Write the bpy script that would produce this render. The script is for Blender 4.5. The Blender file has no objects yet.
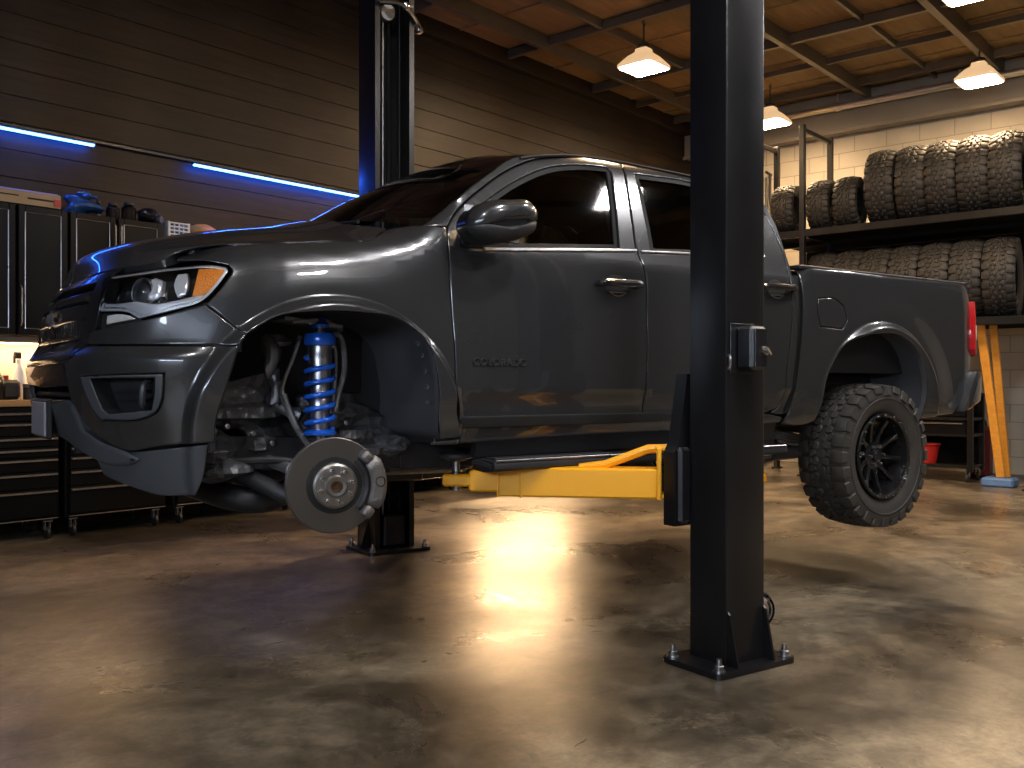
import bpy, bmesh, math, random
from mathutils import Vector, Matrix, geometry
PI = math.pi
SC = bpy.context.scene
COL = SC.collection
random.seed(7)
# ------------------------------------------------------------------ camera, world, exposure
# world frame: u = x runs along the long left-hand wall, v = y goes towards it, the camera stands at the origin
cd = bpy.data.cameras.new('camera'); cam = bpy.data.objects.new('camera', cd); COL.objects.link(cam)
cd.sensor_width = 36; cd.lens = 36*950/1024; cd.clip_start = .05
cam.location = (0, 0, 1.09); cam.rotation_euler = (PI/2, 0, -math.radians(49.2))
SC.camera = cam
W = bpy.data.worlds.new('world'); SC.world = W; W.use_nodes = True
W.node_tree.nodes['Background'].inputs[0].default_value = (.30, .36, .48, 1)
W.node_tree.nodes['Background'].inputs[1].default_value = .02
SC.view_settings.view_transform = 'Standard'; SC.view_settings.look = 'None'
SC.view_settings.exposure = 1.72; SC.view_settings.gamma = 1; SC.view_settings.use_curve_mapping = False
LAMP_W = 62.        # lens emission of the hanging lamps
BLUE_W = 15.        # blue strip emission
BENCH_W = 16.       # bench strip emission
# ------------------------------------------------------------------ truck skin (pure maths, metres)
# truck frame: x runs from nose to tail (0 = front axle), y from the near side inwards, z up
YC = .93                                                     # centre plane of the truck
def pchip(tab, x):
    if x <= tab[0][0]: return tab[0][1]
    if x >= tab[-1][0]: return tab[-1][1]
    for i in range(len(tab)-1):
        if x <= tab[i+1][0]: break
    def sl(k): return (tab[k+1][1]-tab[k][1])/(tab[k+1][0]-tab[k][0])
    def d(k):
        if k == 0: return sl(0)
        if k == len(tab)-1: return sl(k-1)
        a, b = sl(k-1), sl(k)
        return 0. if a*b <= 0 else 2*a*b/(a+b)
    h = tab[i+1][0]-tab[i][0]; u = (x-tab[i][0])/h
    return ((2*u**3-3*u*u+1)*tab[i][1]+(u**3-2*u*u+u)*h*d(i)+(-2*u**3+3*u*u)*tab[i+1][1]+(u**3-u*u)*h*d(i+1))
def sstep(a, b, x):
    u = min(1., max(0., (x-a)/(b-a))); return u*u*(3-2*u)
def crom(P, n=8):
    out = []
    for i in range(len(P)-1):
        p0 = P[max(i-1, 0)]; p1 = P[i]; p2 = P[i+1]; p3 = P[min(i+2, len(P)-1)]
        for k in range(n):
            u = k/n
            out.append(tuple(.5*(2*p1[j]+(p2[j]-p0[j])*u+(2*p0[j]-5*p1[j]+4*p2[j]-p3[j])*u*u+(3*p1[j]-p0[j]-3*p2[j]+p3[j])*u**3) for j in range(len(p1))))
    out.append(tuple(P[-1])); return out
def arcs(P):
    a = [0.]
    for i in range(1, len(P)): a.append(a[-1]+math.dist(P[i-1], P[i]))
    return a
NOSE = crom([(-.2, 0), (-.37, .016), (-.52, .06), (-.65, .15), (-.735, .27), (-.785, .40), (-.806, .55), (-.813, .74), (-.815, .93)], 10)
TAIL = crom([(4.10, 0), (4.19, .015), (4.255, .06), (4.285, .14), (4.30, .35), (4.31, .65), (4.312, .93)], 10)
NA, TA = arcs(NOSE), arcs(TAIL)
T_NOSE, T_TAIL = -.2-NA[-1], 4.10+TA[-1]                     # skin parameter t at the centre plane, front and rear
def _along(P, A, s):
    if s >= A[-1]: i = len(A)-2
    else:
        i = 0
        while A[i+1] < s: i += 1
    u = (s-A[i])/(A[i+1]-A[i])
    p = (P[i][0]+(P[i+1][0]-P[i][0])*u, P[i][1]+(P[i+1][1]-P[i][1])*u)
    def tan(k):
        a, b = P[max(k-1, 0)], P[min(k+1, len(P)-1)]; l = math.dist(a, b); return ((b[0]-a[0])/l, (b[1]-a[1])/l)
    ta, tb = tan(i), tan(i+1)
    t = (ta[0]+(tb[0]-ta[0])*u, ta[1]+(tb[1]-ta[1])*u); l = math.hypot(*t)
    return p, (t[0]/l, t[1]/l)
def plan(t):                                                  # point and inward normal of the plan outline
    if t < -.2:
        p, d = _along(NOSE, NA, -.2-t); return p, (d[1], -d[0])
    if t > 4.10:
        p, d = _along(TAIL, TA, t-4.10); return p, (-d[1], d[0])
    return (t, 0.), (0., 1.)
SIDE = [(.60, .09), (.72, .07), (.85, .038), (.94, .014), (1.08, .0), (1.30, -.004), (1.48, .002), (1.56, .012), (1.62, .024), (1.66, .038), (1.70, .052), (1.85, .105), (2.0, .165), (2.08, .2), (2.13, .232), (2.16, .27), (2.2, .36)]
SHOULDER = [(-.35, 0), (-.2, .002), (-.10, .012), (-.05, .032), (-.02, .055), (.0, .085), (.02, .13), (.04, .2)]
ZS = [(-.9, 1.50), (-.6, 1.52), (-.42, 1.55), (-.26, 1.585), (0, 1.615), (.17, 1.642), (.3, 1.675), (.42, 1.73), (.6, 1.80)]
FRONT = [(.60, .13), (.70, .085), (.78, .06), (.90, .03), (1.0, .0), (1.10, -.024), (1.175, -.032), (1.183, -.030), (1.225, .006), (1.232, .008), (1.36, .018), (1.44, .045), (1.49, .085), (1.53, .15), (1.56, .24)]
BED = [(.60, .09), (.72, .07), (.85, .038), (.94, .014), (1.08, .0), (1.30, -.004), (1.48, -.002), (1.56, .002), (1.64, .010), (1.69, .02), (1.705, .028), (1.72, .05), (1.76, .12)]
AXF, AXR = 0., 3.262
def inset(t, z):                                              # how far the surface lies inside the plan outline
    side = pchip(SIDE, z)
    w = sstep(.62, .32, t)
    if w > 0: side = side*(1-w)+max(pchip(SHOULDER, z-pchip(ZS, t)), 0)*w+(pchip(SIDE, min(z, 1.1))*w)
    w = sstep(2.60, 2.70, t)
    if w > 0: side = side*(1-w)+pchip(BED, z)*w
    w = sstep(-.36, -.62, t)
    d = side*(1-w)+pchip(FRONT, z)*w if w > 0 else side
    for ax, a0, a1, amp, zc in ((AXF, .545, .50, .042, .90), (AXR, .555, .50, .045, .92)):   # wheel arch flares
        r = math.hypot((t-ax), (z-zc)*1.06)
        if z < zc: r = math.hypot(t-ax, (z-zc)*.35)
        if r < .8: d -= amp*sstep(a0, a1, r)+.012*sstep(.75, .56, r)
    d += .010*sstep(1.06, 1.03, z)*sstep(.50, .62, t)*sstep(2.7, 2.5, t)*sstep(.9, .97, z)
    return d
def skin(t, z, off=0.):
    (x, y), (nx, ny) = plan(t)
    d = inset(t, z)+off
    return (x+nx*d, y+ny*d, z)
def skin_n(t, z):
    e = .004
    a, b = skin(t-e, z), skin(t+e, z); c, d = skin(t, z-e), skin(t, z+e)
    u = [b[i]-a[i] for i in range(3)]; v = [d[i]-c[i] for i in range(3)]
    n = (u[1]*v[2]-u[2]*v[1], u[2]*v[0]-u[0]*v[2], u[0]*v[1]-u[1]*v[0])
    l = math.sqrt(sum(q*q for q in n)) or 1
    return tuple(q/l for q in n)
# outlines measured on the truck skin, (t, z) in metres
OUT = {
 'arch': [(0.4013,0.9752),(0.4023,1.0288),(0.3825,1.1623),(0.3463,1.2688),(0.2435,1.3291),(0.0864,1.3479),(-0.1064,1.3432),(-0.2399,1.3205),(-0.3231,1.27),(-0.3387,1.2595)],
 'fender': [(-0.4667,1.3611),(-0.4109,1.4243),(-0.3765,1.478),(-0.3853,1.4978),(-0.4315,1.5088),(-0.6108,1.5206),(-0.6172,1.5601),(-0.5068,1.5747),(-0.2699,1.5925),(0.0165,1.6241),(0.1596,1.6381),(0.2874,1.7043),(0.4913,1.7119),(0.4817,1.6164),(0.48,1.5366),(0.4847,1.3993),(0.4963,1.1448),(0.4982,0.9422),(0.5424,0.8798),(0.4186,0.874)],
 'headlight': [(-0.9465,1.4727),(-0.7463,1.4831),(-0.5945,1.4986),(-0.4317,1.5031),(-0.392,1.4959),(-0.3832,1.4779),(-0.4173,1.4294),(-0.4733,1.3713),(-0.5676,1.3401),(-0.7039,1.3085),(-0.7422,1.328),(-0.7783,1.3341),(-0.9042,1.3385),(-0.9062,1.4003)],
 'lamp_strip': [(-0.8539,1.2933),(-0.8513,1.3278),(-0.778,1.3306),(-0.7463,1.3247),(-0.712,1.3103)],
 'bumper_up': [(-0.9497,1.2685),(-0.8639,1.2832),(-0.7077,1.3035),(-0.5674,1.335),(-0.4667,1.3611),(-0.3387,1.2595),(-0.3611,1.2199),(-0.4823,1.2208),(-0.6144,1.2213),(-0.7905,1.2229),(-1.0043,1.2278)],
 'bumper_lo': [(-1.0043,1.2278),(-0.7905,1.2229),(-0.6144,1.2213),(-0.4823,1.2208),(-0.3611,1.2199),(-0.3855,1.1371),(-0.41,1.0531),(-0.4335,0.9626),(-0.4357,0.8913),(-0.6248,0.8763),(-0.7812,0.8596),(-0.8667,0.8853),(-0.9562,0.9284),(-1.0534,1.0259),(-1.0491,1.0865),(-1.0493,1.1644),(-0.9868,1.1878)],
 'fog': [(-0.9203,1.1141),(-0.7392,1.1202),(-0.5919,1.1233),(-0.5933,1.0867),(-0.6082,1.0197),(-0.6281,0.9926),(-0.6549,0.9806),(-0.8554,0.966),(-0.8852,1.0003),(-0.9073,1.059)],
 'fog_in': [(-0.8657,1.1088),(-0.618,1.11),(-0.6209,1.0633),(-0.6375,1.0028),(-0.8124,0.9875),(-0.8361,1.0044)],
 'valance': [(-1.5055,1.0105),(-1.1946,1.0349),(-1.0534,1.0259),(-1.0282,0.9261),(-0.9087,0.8874),(-0.7732,0.8528),(-0.7693,0.8109),(-0.8374,0.8051),(-1.0739,0.8334),(-1.5055,0.87),(-1.5055,0.9186)],
 'airdam': [(-0.7579,0.8567),(-0.5883,0.873),(-0.4542,0.8882),(-0.4801,0.7473),(-0.5015,0.7056),(-0.6503,0.7004),(-0.821,0.7308),(-0.9724,0.7628),(-1.0025,0.8263)],
 'grille': [(-1.2055,1.523),(-0.9558,1.4734),(-0.9264,1.3764),(-0.938,1.2891),(-1.0043,1.2278),(-0.9868,1.1878),(-1.0493,1.1644)],
 'front_door': [(0.496,1.7124),(0.4817,1.6164),(0.48,1.5366),(0.4847,1.3993),(0.4963,1.1448),(0.4978,0.9461),(1.0332,0.9387),(1.5073,0.9401),(1.5125,1.1081),(1.516,1.244),(1.5136,1.4479),(1.5207,1.609),(1.5003,1.7021),(1.5139,1.8234),(1.5694,2.1463),(1.3876,2.1487),(1.1881,2.1181),(1.0011,2.0697),(0.8472,1.9961),(0.7244,1.9162),(0.6057,1.8271),(0.5326,1.7589)],
 'front_window': [(0.5483,1.6389),(0.5524,1.6809),(0.6055,1.7627),(0.7349,1.8596),(0.9182,1.9709),(1.086,2.0456),(1.3271,2.0949),(1.4572,2.1034),(1.4716,2.082),(1.3908,1.6976),(1.05,1.6713),(0.6554,1.6422)],
 'rear_door': [(1.5073,0.9401),(1.5125,1.1081),(1.516,1.244),(1.5136,1.4479),(1.5207,1.609),(1.5003,1.7021),(1.5139,1.8234),(1.5694,2.1463),(2.0192,2.1321),(2.3572,2.0963),(2.4625,2.0521),(2.4912,1.9824),(2.5207,1.8799),(2.5408,1.7453),(2.5332,1.6161),(2.5281,1.5218),(2.509,1.3665),(2.4719,1.1359),(2.4657,1.0339),(2.4289,0.9678),(2.3536,0.9486),(1.871,0.94)],
 'rear_window': [(1.6265,2.0931),(1.9946,2.0971),(2.2628,2.0619),(2.3621,2.0016),(2.3802,1.9101),(2.38,1.7487),(1.8404,1.7105),(1.5906,1.6951)],
 'cab_side': [(0.3865,1.7071),(0.496,1.7124),(0.5326,1.7589),(0.6057,1.8271),(0.7244,1.9162),(0.8472,1.9961),(1.0011,2.0697),(1.1881,2.1181),(1.3876,2.1487),(1.5694,2.1463),(2.0192,2.1321),(2.3572,2.0963),(2.4625,2.0521),(2.4912,1.9824),(2.5207,1.8799),(2.5408,1.7453),(2.5332,1.6161),(2.5281,1.5218),(2.509,1.3665),(2.4719,1.1359),(2.4657,1.0339),(2.4289,0.9678),(2.3684,0.9433),(2.4669,0.9314),(2.5122,1.0335),(2.5331,1.1722),(2.5561,1.3681),(2.5599,1.5234),(2.5658,1.6932),(2.5605,1.8286),(2.5625,1.9676),(2.536,2.0723),(2.3761,2.1223),(2.07,2.1678),(1.797,2.2),(1.3353,2.1551),(1.1057,2.1218),(0.9061,2.0725),(0.7677,1.9853),(0.6472,1.902),(0.5202,1.8041)],
 'rocker': [(0.4987,0.9363),(1.0329,0.9302),(1.778,0.9277),(2.353,0.9386),(2.4669,0.9238),(2.4514,0.8907),(1.7899,0.8728),(1.0442,0.8632),(0.5477,0.8514),(0.378,0.852),(0.3844,0.8674),(0.4193,0.8701),(0.5362,0.8762)],
 'bed': [(2.6011,1.7012),(2.6131,1.6586),(2.6153,1.5682),(2.6008,1.3954),(2.5789,1.2397),(2.5513,1.0848),(2.5139,0.9408),(2.469,0.8851),(2.6497,0.8758),(2.7161,0.8956)],
 'rear_arch': [(2.7189,0.9273),(2.7638,1.111),(2.8498,1.2438),(2.9598,1.3257),(3.1516,1.3627),(3.3822,1.3528),(3.526,1.283),(3.5973,1.1701),(3.6263,1.0268),(3.5938,0.889)],
 'bed2': [(4.0182,0.9088),(4.0771,0.9626),(4.1733,1.1145),(4.2445,1.2573),(4.1881,1.4212),(4.2041,1.5945),(4.1945,1.6292),(4.1945,1.71),(3.3245,1.717),(2.858,1.706)],
 'fuel': [(2.7296,1.542),(2.8631,1.5462),(2.9354,1.5147),(2.9569,1.4343),(2.911,1.3843),(2.7399,1.3949),(2.7188,1.5045)],
 'badge': [(0.5777,1.1951),(0.8444,1.1973),(0.8449,1.1623),(0.5771,1.1614)],
 'handle': [(1.2164,1.5391),(1.4751,1.5552),(1.47,1.5183),(1.2125,1.5036)],
 'handle2': [(2.3268,1.5879),(2.5285,1.6)],
 'tail': [(4.2041,1.5945),(4.1945,1.59),(4.2445,1.4224),(4.2445,1.2628),(4.2445,1.2693)],
 'seal': [(0.6538,1.6357),(1.5145,1.689),(1.8386,1.7054)],
}
# ------------------------------------------------------------------ mesh helpers
class M:
    def __init__(s): s.v = []; s.f = []
    def add(s, V, F, mat=None):
        n = len(s.v)
        s.v += [tuple(mat @ Vector(p)) for p in V] if mat else [tuple(p) for p in V]
        s.f += [tuple(i+n for i in f) for f in F]; return s
    def box(s, c, size, rot=None, ch=.004):
        hx, hy, hz = (q/2 for q in size); ch = min(ch, hx*.45, hy*.45, hz*.45)
        V = []; idx = {}
        for sx in (-1, 1):
            for sy in (-1, 1):
                for sz in (-1, 1):
                    for a in range(3):
                        p = [sx*(hx-ch), sy*(hy-ch), sz*(hz-ch)]
                        p[a] = (sx*hx, sy*hy, sz*hz)[a]
                        idx[sx, sy, sz, a] = len(V); V.append(tuple(p))
        F = []
        for a in range(3):
            b, d = (a+1) % 3, (a+2) % 3
            for sg in (-1, 1):
                q = []
                for (sb, sd) in ((-1, -1), (1, -1), (1, 1), (-1, 1)):
                    k = [0]*3; k[a] = sg; k[b] = sb; k[d] = sd; q.append(idx[k[0], k[1], k[2], a])
                F.append(tuple(q if sg > 0 else q[::-1]))
            for sb in (-1, 1):
                for sd in (-1, 1):
                    q = []
                    for sa, ax in ((-1, b), (1, b), (1, d), (-1, d)):
                        k = [0]*3; k[a] = sa; k[b] = sb; k[d] = sd; q.append(idx[k[0], k[1], k[2], ax])
                    F.append(tuple(q if sb*sd > 0 else q[::-1])[::-1])
        for sx in (-1, 1):
            for sy in (-1, 1):
                for sz in (-1, 1):
                    q = [idx[sx, sy, sz, a] for a in range(3)]
                    F.append(tuple(q if sx*sy*sz > 0 else q[::-1]))
        m = Matrix.Translation(c)
        if rot is not None: m = m @ (rot.to_4x4() if len(rot) == 3 else rot)
        return s.add(V, F, m)
    def beam(s, a, b, w, h, ch=.004, up=(0, 0, 1)):           # box from a to b, w across, h along up
        a, b = Vector(a), Vector(b); d = (b-a); L = d.length; d.normalize()
        u = Vector(up); x = u.cross(d)
        if x.length < 1e-4: x = Vector((1, 0, 0)).cross(d)
        x.normalize(); u = d.cross(x)
        R = Matrix((d, x, u)).transposed()
        return s.box((a+b)/2, (L, w, h), R, ch)
    def tube(s, P, r, n=10, caps=True):
        P = [Vector(p) for p in P]; rs = r if isinstance(r, (list, tuple)) else [r]*len(P)
        V = []; F = []; x = None
        for i, p in enumerate(P):
            t = (P[min(i+1, len(P)-1)]-P[max(i-1, 0)]).normalized()
            if x is None:
                x = Vector((0, 0, 1)).cross(t)
                if x.length < .1: x = Vector((1, 0, 0)).cross(t)
            x = (x-t*x.dot(t)).normalized(); y = t.cross(x)
            for k in range(n):
                a = 2*PI*k/n; V.append(p+(x*math.cos(a)+y*math.sin(a))*rs[i])
        for i in range(len(P)-1):
            for k in range(n):
                F.append((i*n+k, i*n+(k+1) % n, (i+1)*n+(k+1) % n, (i+1)*n+k))
        if caps: F.append(tuple(range(n))[::-1]); F.append(tuple((len(P)-1)*n+k for k in range(n)))
        return s.add(V, F)
    def lathe(s, prof, o=(0, 0, 0), ax=(0, 0, 1), n=32, closed=False, ang=(0, 2*PI)):   # prof = [(radius, height)]
        ax = Vector(ax).normalized(); x = ax.orthogonal().normalized(); y = ax.cross(x); o = Vector(o)
        V = []; F = []
        for r, h in prof:
            for k in range(n):
                a = 2*PI*k/n; V.append(o+ax*h+(x*math.cos(a)+y*math.sin(a))*r)
        m = len(prof)
        for i in range(m if closed else m-1):
            j = (i+1) % m
            for k in range(n): F.append((i*n+k, i*n+(k+1) % n, j*n+(k+1) % n, j*n+k))
        return s.add(V, F)
    def prism(s, poly, fr, d):                                # poly in the plane of fr(x, y) -> point, extruded by vector d
        n = len(poly); d = Vector(d)
        A = [Vector(fr(*p)) for p in poly]; V = A+[p+d for p in A]
        F = [tuple(range(n))[::-1], tuple(range(n, 2*n))]
        F += [(i, (i+1) % n, n+(i+1) % n, n+i) for i in range(n)]
        nrm = sum(((A[i]-A[0]).cross(A[(i+1) % n]-A[0]) for i in range(1, n-1)), Vector())
        if nrm.dot(d) < 0: F = [f[::-1] for f in F]
        return s.add(V, F)
    def grid(s, rows, flip=False):
        n = len(rows[0]); V = [p for r in rows for p in r]; F = []
        for i in range(len(rows)-1):
            for k in range(n-1):
                q = (i*n+k, i*n+k+1, (i+1)*n+k+1, (i+1)*n+k); F.append(q[::-1] if flip else q)
        return s.add(V, F)
    def blob(s, c, r, seed, amp=.25, n=10, m=7, freq=1., rot=None):   # lumpy closed body
        rn = random.Random(seed); ks = [(rn.uniform(1, 3.5)*freq, rn.uniform(1, 3.5)*freq, rn.uniform(0, 6.3), rn.uniform(.3, 1)) for _ in range(5)]
        R = rot or Matrix.Identity(3); V = []; F = []
        for i in range(m+1):
            th = PI*i/m
            for k in range(n):
                ph = 2*PI*k/n
                d = 1+amp*sum(w*math.sin(a*math.cos(th)*2+b*math.sin(th)*math.cos(ph+q)+q) for a, b, q, w in ks)/2.5
                p = R @ Vector((r[0]*d*math.sin(th)*math.cos(ph), r[1]*d*math.sin(th)*math.sin(ph), r[2]*d*math.cos(th)))
                V.append(Vector(c)+p)
        for i in range(m):
            for k in range(n): F.append((i*n+k, (i+1)*n+k, (i+1)*n+(k+1) % n, i*n+(k+1) % n))
        return s.add(V, F)
    def mesh(s, name, mat, ang=35, smooth=True):
        me = bpy.data.meshes.new(name); me.from_pydata([tuple(p) for p in s.v], [], s.f); bm = bmesh.new(); bm.from_mesh(me); bmesh.ops.remove_doubles(bm, verts=bm.verts, dist=1e-6); bmesh.ops.recalc_face_normals(bm, faces=bm.faces); bm.to_mesh(me); bm.free()
        me.materials.append(mat)
        if smooth:
            me.polygons.foreach_set('use_smooth', [True]*len(me.polygons)); me.set_sharp_from_angle(angle=math.radians(ang))
        return me
    def build(s, name, mat, parent=None, ang=35, smooth=True, loc=None):
        return link(name, s.mesh(name, mat, ang, smooth), parent, loc)
def link(name, me, parent=None, loc=None):
    o = bpy.data.objects.new(name, me); COL.objects.link(o)
    if parent: o.parent = parent; o.location = (0, 0, -parent.get('_z', 0.) if not parent.parent else 0)
    if loc: o.location = loc
    return o
def tag(o, label, cat, group=None):
    o['label'] = label; o['category'] = cat
    if group: o['group'] = group
    return o
def thing(name, loc, label, cat, group=None, rz=0.):
    o = bpy.data.objects.new(name, None); COL.objects.link(o); o.location = loc; o.rotation_euler = (0, 0, rz)
    o.empty_display_size = .1
    return tag(o, label, cat, group)
def struct(name, m, mat, parent=None, ang=35, smooth=True):
    o = m.build(name, mat, parent, ang, smooth); o['kind'] = 'structure'; return o
def dup(root, loc=None, rz=None, label=None):
    r = root.copy(); COL.objects.link(r)
    if loc is not None: r.location = loc
    if rz is not None: r.rotation_euler = (0, 0, rz)
    if label: r['label'] = label
    for ch in list(root.children):
        c = ch.copy(); COL.objects.link(c); c.parent = r
        for g in list(ch.children):
            d = g.copy(); COL.objects.link(d); d.parent = c
    return r
# ---- panels lying on the truck skin
def sm_poly(P, step=.022, cang=38):                           # smooth closed outline, sharp corners kept
    n = len(P); corner = []
    for i in range(n):
        a = (P[i][0]-P[i-1][0], P[i][1]-P[i-1][1]); b = (P[(i+1) % n][0]-P[i][0], P[(i+1) % n][1]-P[i][1])
        d = abs(math.degrees(math.atan2(a[0]*b[1]-a[1]*b[0], a[0]*b[0]+a[1]*b[1]))); corner.append(d > cang)
    out = []
    for i in range(n):
        p1, p2 = P[i], P[(i+1) % n]; L = math.dist(p1, p2)
        p0 = P[i-1] if not corner[i] else p1; p3 = P[(i+2) % n] if not corner[(i+1) % n] else p2
        l0 = math.dist(p0, p1); l2 = math.dist(p2, p3)
        def tg(a, b, c, la, lb): # non-uniform tangent at b
            if la < 1e-6 or lb < 1e-6: return tuple((c[j]-a[j]) for j in (0, 1))
            return tuple(((b[j]-a[j])/la*lb+(c[j]-b[j])/lb*la)/(la+lb)*L for j in (0, 1))
        m1 = tg(p0, p1, p2, l0, L); m2 = tg(p1, p2, p3, L, l2)
        k = max(1, int(L/step+.5))
        for q in range(k):
            u = q/k
            out.append(tuple((2*u**3-3*u*u+1)*p1[j]+(u**3-2*u*u+u)*m1[j]+(-2*u**3+3*u*u)*p2[j]+(u**3-u*u)*m2[j] for j in (0, 1)))
    return out
def area2(P): return sum(P[i-1][0]*P[i][1]-P[i][0]*P[i-1][1] for i in range(len(P)))
def inset2(P, d):
    n = len(P); out = []
    for i in range(n):
        a = Vector((P[i][0]-P[i-1][0], P[i][1]-P[i-1][1])); b = Vector((P[(i+1) % n][0]-P[i][0], P[(i+1) % n][1]-P[i][1]))
        a = a.normalized() if a.length > 1e-7 else b.normalized(); b = b.normalized() if b.length > 1e-7 else a
        na, nb = Vector((-a.y, a.x)), Vector((-b.y, b.x)); m = na+nb
        if m.length < .2: m = nb
        m.normalize(); c = max(.45, m.dot(na)); out.append((P[i][0]+m.x*d/c, P[i][1]+m.y*d/c))
    return out
def inside(P, x, y):
    c = False; j = len(P)-1
    for i in range(len(P)):
        if (P[i][1] > y) != (P[j][1] > y) and x < (P[j][0]-P[i][0])*(y-P[i][1])/(P[j][1]-P[i][1])+P[i][0]: c = not c
        j = i
    return c
def dist2(P, x, y):
    b = 9e9
    for i in range(len(P)):
        ax, ay = P[i-1]; bx, by = P[i]; dx, dy = bx-ax, by-ay; l = dx*dx+dy*dy
        u = 0 if l < 1e-12 else max(0, min(1, ((x-ax)*dx+(y-ay)*dy)/l))
        b = min(b, (x-ax-u*dx)**2+(y-ay-u*dy)**2)
    return math.sqrt(b)
class Panel:                                                  # geometry with its own normals
    def __init__(s): s.v = []; s.f = []; s.n = []; s.rim = []
    def piece(s, outline, holes=(), off=0., th=.016, gap=.003, grid=.045, roll=.006, smooth=True, fn=skin, nf=skin_n, far=False, dz=.005, arch=None):
        loops = []
        for k, P in enumerate([outline]+list(holes)):
            P = list(P)
            if area2(P) < 0: P.reverse()
            if smooth: P = sm_poly(P)
            if k: P.reverse()
            loops.append((inset2(P, gap), inset2(P, gap+roll)))
        pts = []; edges = []; base = []
        for r0, r1 in loops:
            b = len(pts); base.append(b); n = len(r1); pts += r1; edges += [(b+i, b+(i+1) % n) for i in range(n)]
        O = loops[0][1]; H = [l[1] for l in loops[1:]]
        x0, x1 = min(p[0] for p in O), max(p[0] for p in O); y0, y1 = min(p[1] for p in O), max(p[1] for p in O)
        def ok(x, y): return inside(O, x, y) and not any(inside(h, x, y) for h in H)
        nx = max(1, int((x1-x0)/grid+.5)); ny = max(1, int((y1-y0)/grid+.5))
        for i in range(1, nx):
            for j in range(1, ny):
                x = x0+(x1-x0)*i/nx; y = y0+(y1-y0)*j/ny
                if ok(x, y) and min(dist2(l[1], x, y) for l in loops) > grid*.35: pts.append((x, y))
        if arch:                                              # rings of points along the wheel arch flare
            ax, zc, r0, r1 = arch
            def rr(x, y): return math.hypot(x-ax, (y-zc)*1.06) if y > zc else math.hypot(x-ax, (y-zc)*.35)
            nbp = sum(len(l[1]) for l in loops)
            pts = pts[:nbp]+[p for p in pts[nbp:] if not r0-.008 < rr(*p) < r1+.008]
            for q in range(9):
                r = r0+(r1-r0)*q/8
                cand = [(ax+r*math.cos(PI*i/100), zc+r*math.sin(PI*i/100)/1.06) for i in range(101)]+[(ax+sg*math.sqrt(max(0, r*r-(k*.02*.35)**2)), zc-k*.02) for sg in (-1, 1) for k in range(1, 8)]
                pts += [p for p in cand if ok(*p) and min(dist2(l[1], *p) for l in loops) > .004]
        vs, es, fs, ov, oe, of = geometry.delaunay_2d_cdt([Vector(p) for p in pts], edges, [], 0, 1e-6)
        w = {}
        for i, l in enumerate(ov):
            for q in l: w[q] = i
        nb = len(s.v); sg = 1
        def put(x, y, o, tilt=None):
            p = fn(x, y, o); nn = nf(x, y)
            if tilt:
                e = .002; a = fn(x, y); b = fn(x-tilt[0]*e, y-tilt[1]*e); t = Vector(b)-Vector(a)
                if t.length > 0: nn = (Vector(nn)+t.normalized()*.9).normalized()
            if far: p = (p[0], 2*YC-p[1], p[2]); nn = (nn[0], -nn[1], nn[2])
            s.v.append(tuple(p)); s.n.append(tuple(nn)); return len(s.v)-1
        for p in vs: put(p[0], p[1], off)
        def face(q, rim=False): s.f.append(tuple(q[::-1]) if far else tuple(q)); s.rim.append(rim)
        for t in fs:
            c = sum((vs[i] for i in t), Vector((0, 0)))/len(t)
            if ok(c.x, c.y):
                a, b, d = (vs[i] for i in t[:3])
                q = list(t) if (b-a).x*(d-a).y-(b-a).y*(d-a).x > 0 else list(t)[::-1]
                face([nb+i for i in q])
        for (r0, r1), b in zip(loops, base):
            n = len(r0); i0 = []; i2 = []
            for k in range(n):
                tl = Vector((r1[k][0]-r0[k][0], r1[k][1]-r0[k][1])); tl = tl.normalized() if tl.length > 1e-9 else Vector((0, 0))
                i0.append(put(r0[k][0], r0[k][1], off+dz, (tl.x, tl.y))); i2.append(put(r0[k][0], r0[k][1], off+max(th, dz+.002)))
            for k in range(n):
                j = (k+1) % n; a1, b1 = nb+w[b+k], nb+w[b+j]
                if a1 != b1: face((i0[k], i0[j], b1, a1))
                face((i2[k], i2[j], i0[j], i0[k]), True)
        return s
    def mesh(s, name, mat):
        me = bpy.data.meshes.new(name); me.from_pydata(s.v, [], s.f); me.materials.append(mat)
        me.polygons.foreach_set('use_smooth', [True]*len(me.polygons)); me.update()
        ns = []
        for p, rim in zip(me.polygons, s.rim):
            for li in range(p.loop_start, p.loop_start+p.loop_total):
                ns.append(p.normal if rim else s.n[me.loops[li].vertex_index])
        me.normals_split_custom_set([tuple(q) for q in ns]); return me
    def build(s, name, mat, parent): return link(name, s.mesh(name, mat), parent)
def panel(name, mat, parent, outline, both=False, **k):       # a near-side panel, and its mirror image on the far side
    o = Panel().piece(outline, **k).build(name, mat, parent)
    if both: Panel().piece(outline, far=True, **k).build(name, mat, parent)
    return o
def mirror(m):                                                # mirror an M about the truck's centre plane
    q = M(); q.v = [(p[0], 2*YC-p[1], p[2]) for p in m.v]; q.f = [f[::-1] for f in m.f]; return q
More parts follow.
